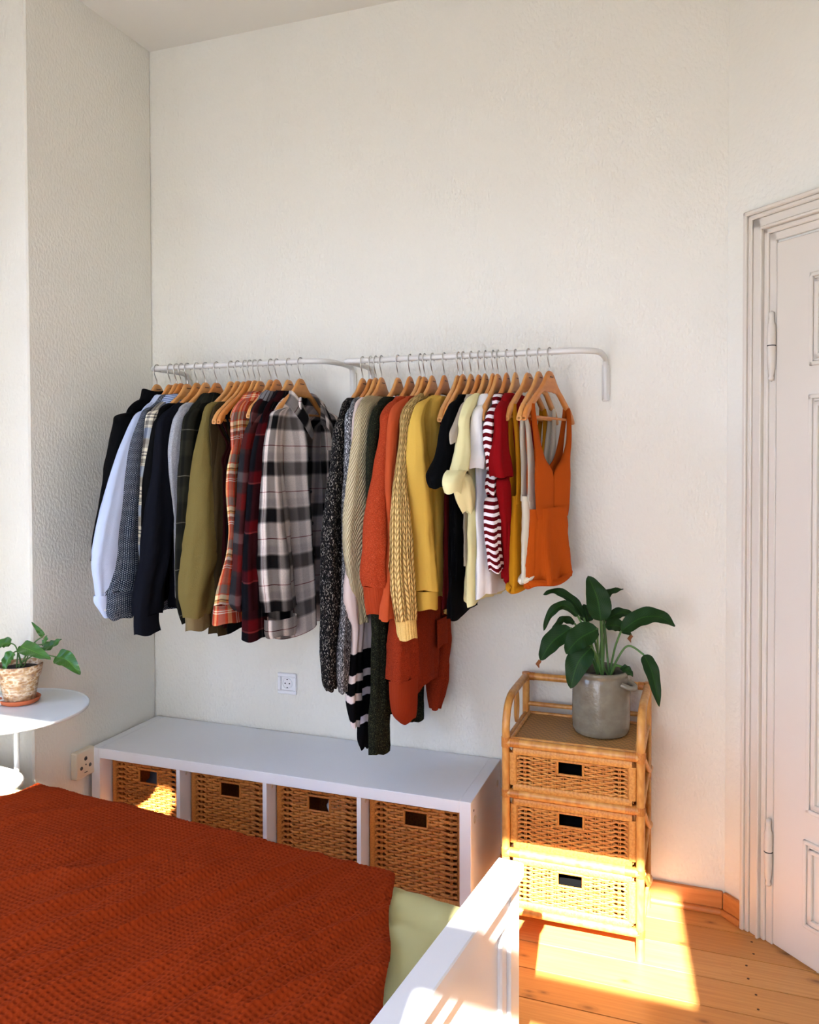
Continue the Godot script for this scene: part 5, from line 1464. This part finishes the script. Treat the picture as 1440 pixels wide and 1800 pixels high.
	garment({"name": "sweater", "short": "chunky yellow knit sweater", "label": "chunky pale yellow cable knit sweater with its braided sleeve hanging in front", "cat": "sweater", "group": "clothes on the right wall rail", "x": 1.311, "m": "chunky", "collar": "rib", "cuffm": "chunky_rib", "near": [[0.149, 1.681, 0.021, 0.018, 0], [0.2, 1.658, 0.024, 0.02, 0], [0.236, 1.637, 0.023, 0.019, 0], [0.259, 1.611, 0.02, 0.017, 0], [0.272, 1.575, 0.017, 0.014, 0], [0.282, 1.526, 0.017, 0.014, 0], [0.303, 1.433, 0.023, 0.019, 0], [0.31, 1.385, 0.028, 0.023, 0], [0.306, 1.3, 0.036, 0.03, 0], [0.307, 1.206, 0.038, 0.031, 0], [0.3, 1.133, 0.041, 0.034, 0], [0.282, 1.048, 0.042, 0.035, 0], [0.27, 1.002, 0.039, 0.032, 0]], "cuff": [[0.267, 1.005, 0.038, 0.031, 0], [0.26, 0.98, 0.037, 0.03, 0], [0.252, 0.941, 0.036, 0.03, 0]], "hem": 1.133})
	garment({"name": "sweatshirt", "short": "mustard sweatshirt", "label": "mustard yellow sweatshirt with a broad smooth sleeve, right of the chunky knit", "cat": "sweatshirt", "group": "clothes on the right wall rail", "x": 1.353, "m": "mustard", "collar": "rib", "b": 0.03, "near": [[0.218, 1.661, 0.017, 0.015, 0], [0.248, 1.642, 0.02, 0.017, 0], [0.276, 1.606, 0.021, 0.018, 0], [0.277, 1.55, 0.031, 0.026, 0], [0.27, 1.478, 0.036, 0.03, 0], [0.257, 1.408, 0.041, 0.034, 0], [0.242, 1.334, 0.042, 0.035, 0], [0.229, 1.295, 0.041, 0.034, 0], [0.211, 1.172, 0.042, 0.035, 0], [0.198, 1.084, 0.043, 0.036, 0]], "cuff": [[0.196, 1.082, 0.043, 0.036, 0], [0.193, 1.055, 0.042, 0.035, 0], [0.188, 1.023, 0.04, 0.033, 0]], "hem": 1.047})
	garment({"name": "camisole", "short": "maroon camisole", "label": "deep maroon camisole hanging under a bare hanger tip, right of the mustard sweatshirt", "cat": "camisole", "group": "clothes on the right wall rail", "x": 1.402, "m": "maroon", "top": 1.6, "straps": 0.012, "hem": 1.013})
	garment({"name": "camisole", "short": "black top", "label": "black strappy top beside the maroon camisole", "cat": "camisole", "group": "clothes on the right wall rail", "x": 1.418, "m": "black_wool", "top": 1.58, "straps": 0.012, "hem": 0.983})
	garment({"name": "t_shirt", "short": "black t-shirt", "label": "black short sleeved t-shirt in the middle of the right rail", "cat": "t-shirt", "group": "clothes on the right wall rail", "x": 1.445, "m": "black_tee", "collar": "rib", "half": true, "hw": 0.2, "near": [[0.17, 1.66, 0.029, 0.016, 0], [0.203, 1.637, 0.033, 0.018, 0], [0.233, 1.603, 0.041, 0.023, 0], [0.259, 1.561, 0.042, 0.023, 0], [0.28, 1.502, 0.045, 0.025, 0], [0.308, 1.467, 0.054, 0.03, 0], [0.335, 1.438, 0.058, 0.032, 0], [0.362, 1.406, 0.031, 0.017, 0]], "hem": 1.121})
	garment({"name": "t_shirt", "short": "taupe t-shirt", "label": "grey taupe t-shirt with a narrow sleeve between the black and the pale yellow ones", "cat": "t-shirt", "group": "clothes on the right wall rail", "x": 1.472, "m": "taupe", "collar": "rib", "half": true, "b": 0.014, "near": [[0.175, 1.654, 0.017, 0.01, 0], [0.212, 1.626, 0.02, 0.011, 0], [0.249, 1.594, 0.022, 0.012, 0], [0.284, 1.564, 0.022, 0.012, 0], [0.293, 1.534, 0.015, 0.009, 0]], "hem": 1.167})
	garment({"name": "t_shirt", "short": "pale yellow t-shirt", "label": "pale yellow t-shirt with a rolled open sleeve end", "cat": "t-shirt", "group": "clothes on the right wall rail", "x": 1.493, "m": "cream_tee", "strips": [[[0.282, 1.433, 0.043, 0.024, 0], [0.256, 1.395, 0.048, 0.026, 0], [0.228, 1.355, 0.039, 0.021, 0], [0.213, 1.328, 0.023, 0.013, 0]]], "collar": "rib", "half": true, "hw": 0.19, "b": 0.03, "near": [[0.147, 1.676, 0.029, 0.016, 0], [0.183, 1.653, 0.033, 0.018, 0], [0.217, 1.629, 0.031, 0.017, 0], [0.245, 1.602, 0.03, 0.016, 0], [0.258, 1.537, 0.038, 0.021, 0], [0.27, 1.5, 0.043, 0.024, 0], [0.303, 1.455, 0.047, 0.026, 0]], "cuff": [[0.32, 1.457, 0.049, 0.027, 0], [0.354, 1.442, 0.048, 0.027, 0], [0.371, 1.419, 0.045, 0.025, 0], [0.366, 1.393, 0.037, 0.021, 0]], "hem": 1.045})
	garment({"name": "t_shirt", "short": "white t-shirt", "label": "white t-shirt with a stitched short sleeve, right of the pale yellow one", "cat": "t-shirt", "group": "clothes on the right wall rail", "x": 1.519, "m": "white_tee", "collar": "rib", "half": true, "b": 0.024, "hw": 0.17, "near": [[0.075, 1.68, 0.027, 0.015, 0], [0.124, 1.657, 0.03, 0.016, 0], [0.172, 1.636, 0.032, 0.018, 0], [0.195, 1.607, 0.033, 0.018, 0], [0.192, 1.562, 0.038, 0.021, 0], [0.189, 1.526, 0.042, 0.023, 0], [0.196, 1.49, 0.051, 0.028, 0], [0.199, 1.459, 0.049, 0.027, 0]], "hem": 1.062})
	garment({"name": "t_shirt", "short": "maroon and white striped t-shirt", "label": "maroon and white striped t-shirt with its sleeve end knotted", "cat": "t-shirt", "group": "clothes on the right wall rail", "x": 1.564, "m": "stripes", "strips": [[[0.179, 1.455, 0.026, 0.015, 0], [0.186, 1.431, 0.032, 0.018, 0], [0.193, 1.404, 0.032, 0.018, 0], [0.186, 1.376, 0.023, 0.013, 0]], [[0.186, 1.362, 0.038, 0.021, 0], [0.193, 1.289, 0.038, 0.021, 0], [0.183, 1.24, 0.033, 0.019, 0], [0.158, 1.188, 0.035, 0.02, 0], [0.133, 1.143, 0.037, 0.021, 0]]], "collar": "rib", "half": true, "b": 0.018, "hw": 0.14, "sw": 0.17, "near": [[0.079, 1.673, 0.023, 0.013, 0], [0.128, 1.654, 0.023, 0.013, 0], [0.171, 1.635, 0.026, 0.015, 0], [0.199, 1.613, 0.026, 0.014, 0], [0.22, 1.578, 0.028, 0.016, 0], [0.227, 1.535, 0.026, 0.014, 0], [0.224, 1.5, 0.018, 0.01, 0], [0.207, 1.457, 0.02, 0.011, 0]], "hem": 1.149})
	garment({"name": "t_shirt", "short": "dark red t-shirt", "label": "plain dark red t-shirt with a drooping short sleeve", "cat": "t-shirt", "group": "clothes on the right wall rail", "x": 1.593, "m": "darkred", "strips": [[[0.182, 1.414, 0.038, 0.021, 0], [0.149, 1.291, 0.028, 0.016, 0], [0.122, 1.185, 0.021, 0.012, 0], [0.115, 1.107, 0.018, 0.01, 0]]], "collar": "rib", "half": true, "b": 0.02, "hw": 0.14, "sw": 0.18, "near": [[0.106, 1.676, 0.027, 0.015, 0], [0.163, 1.652, 0.031, 0.017, 0], [0.203, 1.626, 0.028, 0.016, 0], [0.211, 1.559, 0.034, 0.019, 0], [0.218, 1.512, 0.043, 0.024, 0], [0.218, 1.474, 0.051, 0.028, 0], [0.204, 1.435, 0.052, 0.029, 0]], "hem": 1.114})
	garment({"name": "tank_top", "short": "mustard knit tank top", "label": "mustard yellow knit tank top with a rolled hem, left of the cream one", "cat": "tank top", "group": "clothes on the right wall rail", "x": 1.635, "m": "tank_mustard", "kind": "tank", "bt": 0.85, "vn": 1.35, "ah": 1.38, "hw": 0.15, "yaw": 0.12, "b": 0.026, "hem": 1.09})
	garment({"name": "tank_top", "short": "cream knit tank top", "label": "cream white knit tank top with wide armholes and a rolled hem", "cat": "tank top", "group": "clothes on the right wall rail", "x": 1.669, "m": "tank_cream", "kind": "tank", "vn": 1.36, "ah": 1.38, "hw": 0.15, "yaw": 0.1, "b": 0.024, "bt": 0.95, "hem": 1.12})
	garment({"name": "tank_top", "short": "burnt orange knit tank top", "label": "burnt orange v-neck knit tank top at the right end of the rail", "cat": "tank top", "group": "clothes on the right wall rail", "x": 1.703, "m": "tank_orange", "kind": "tank", "vn": 1.43, "ah": 1.34, "hw": 0.142, "yaw": 0.2, "b": 0.03, "bt": 0.8, "fold": 0.3, "hem": 1.102})
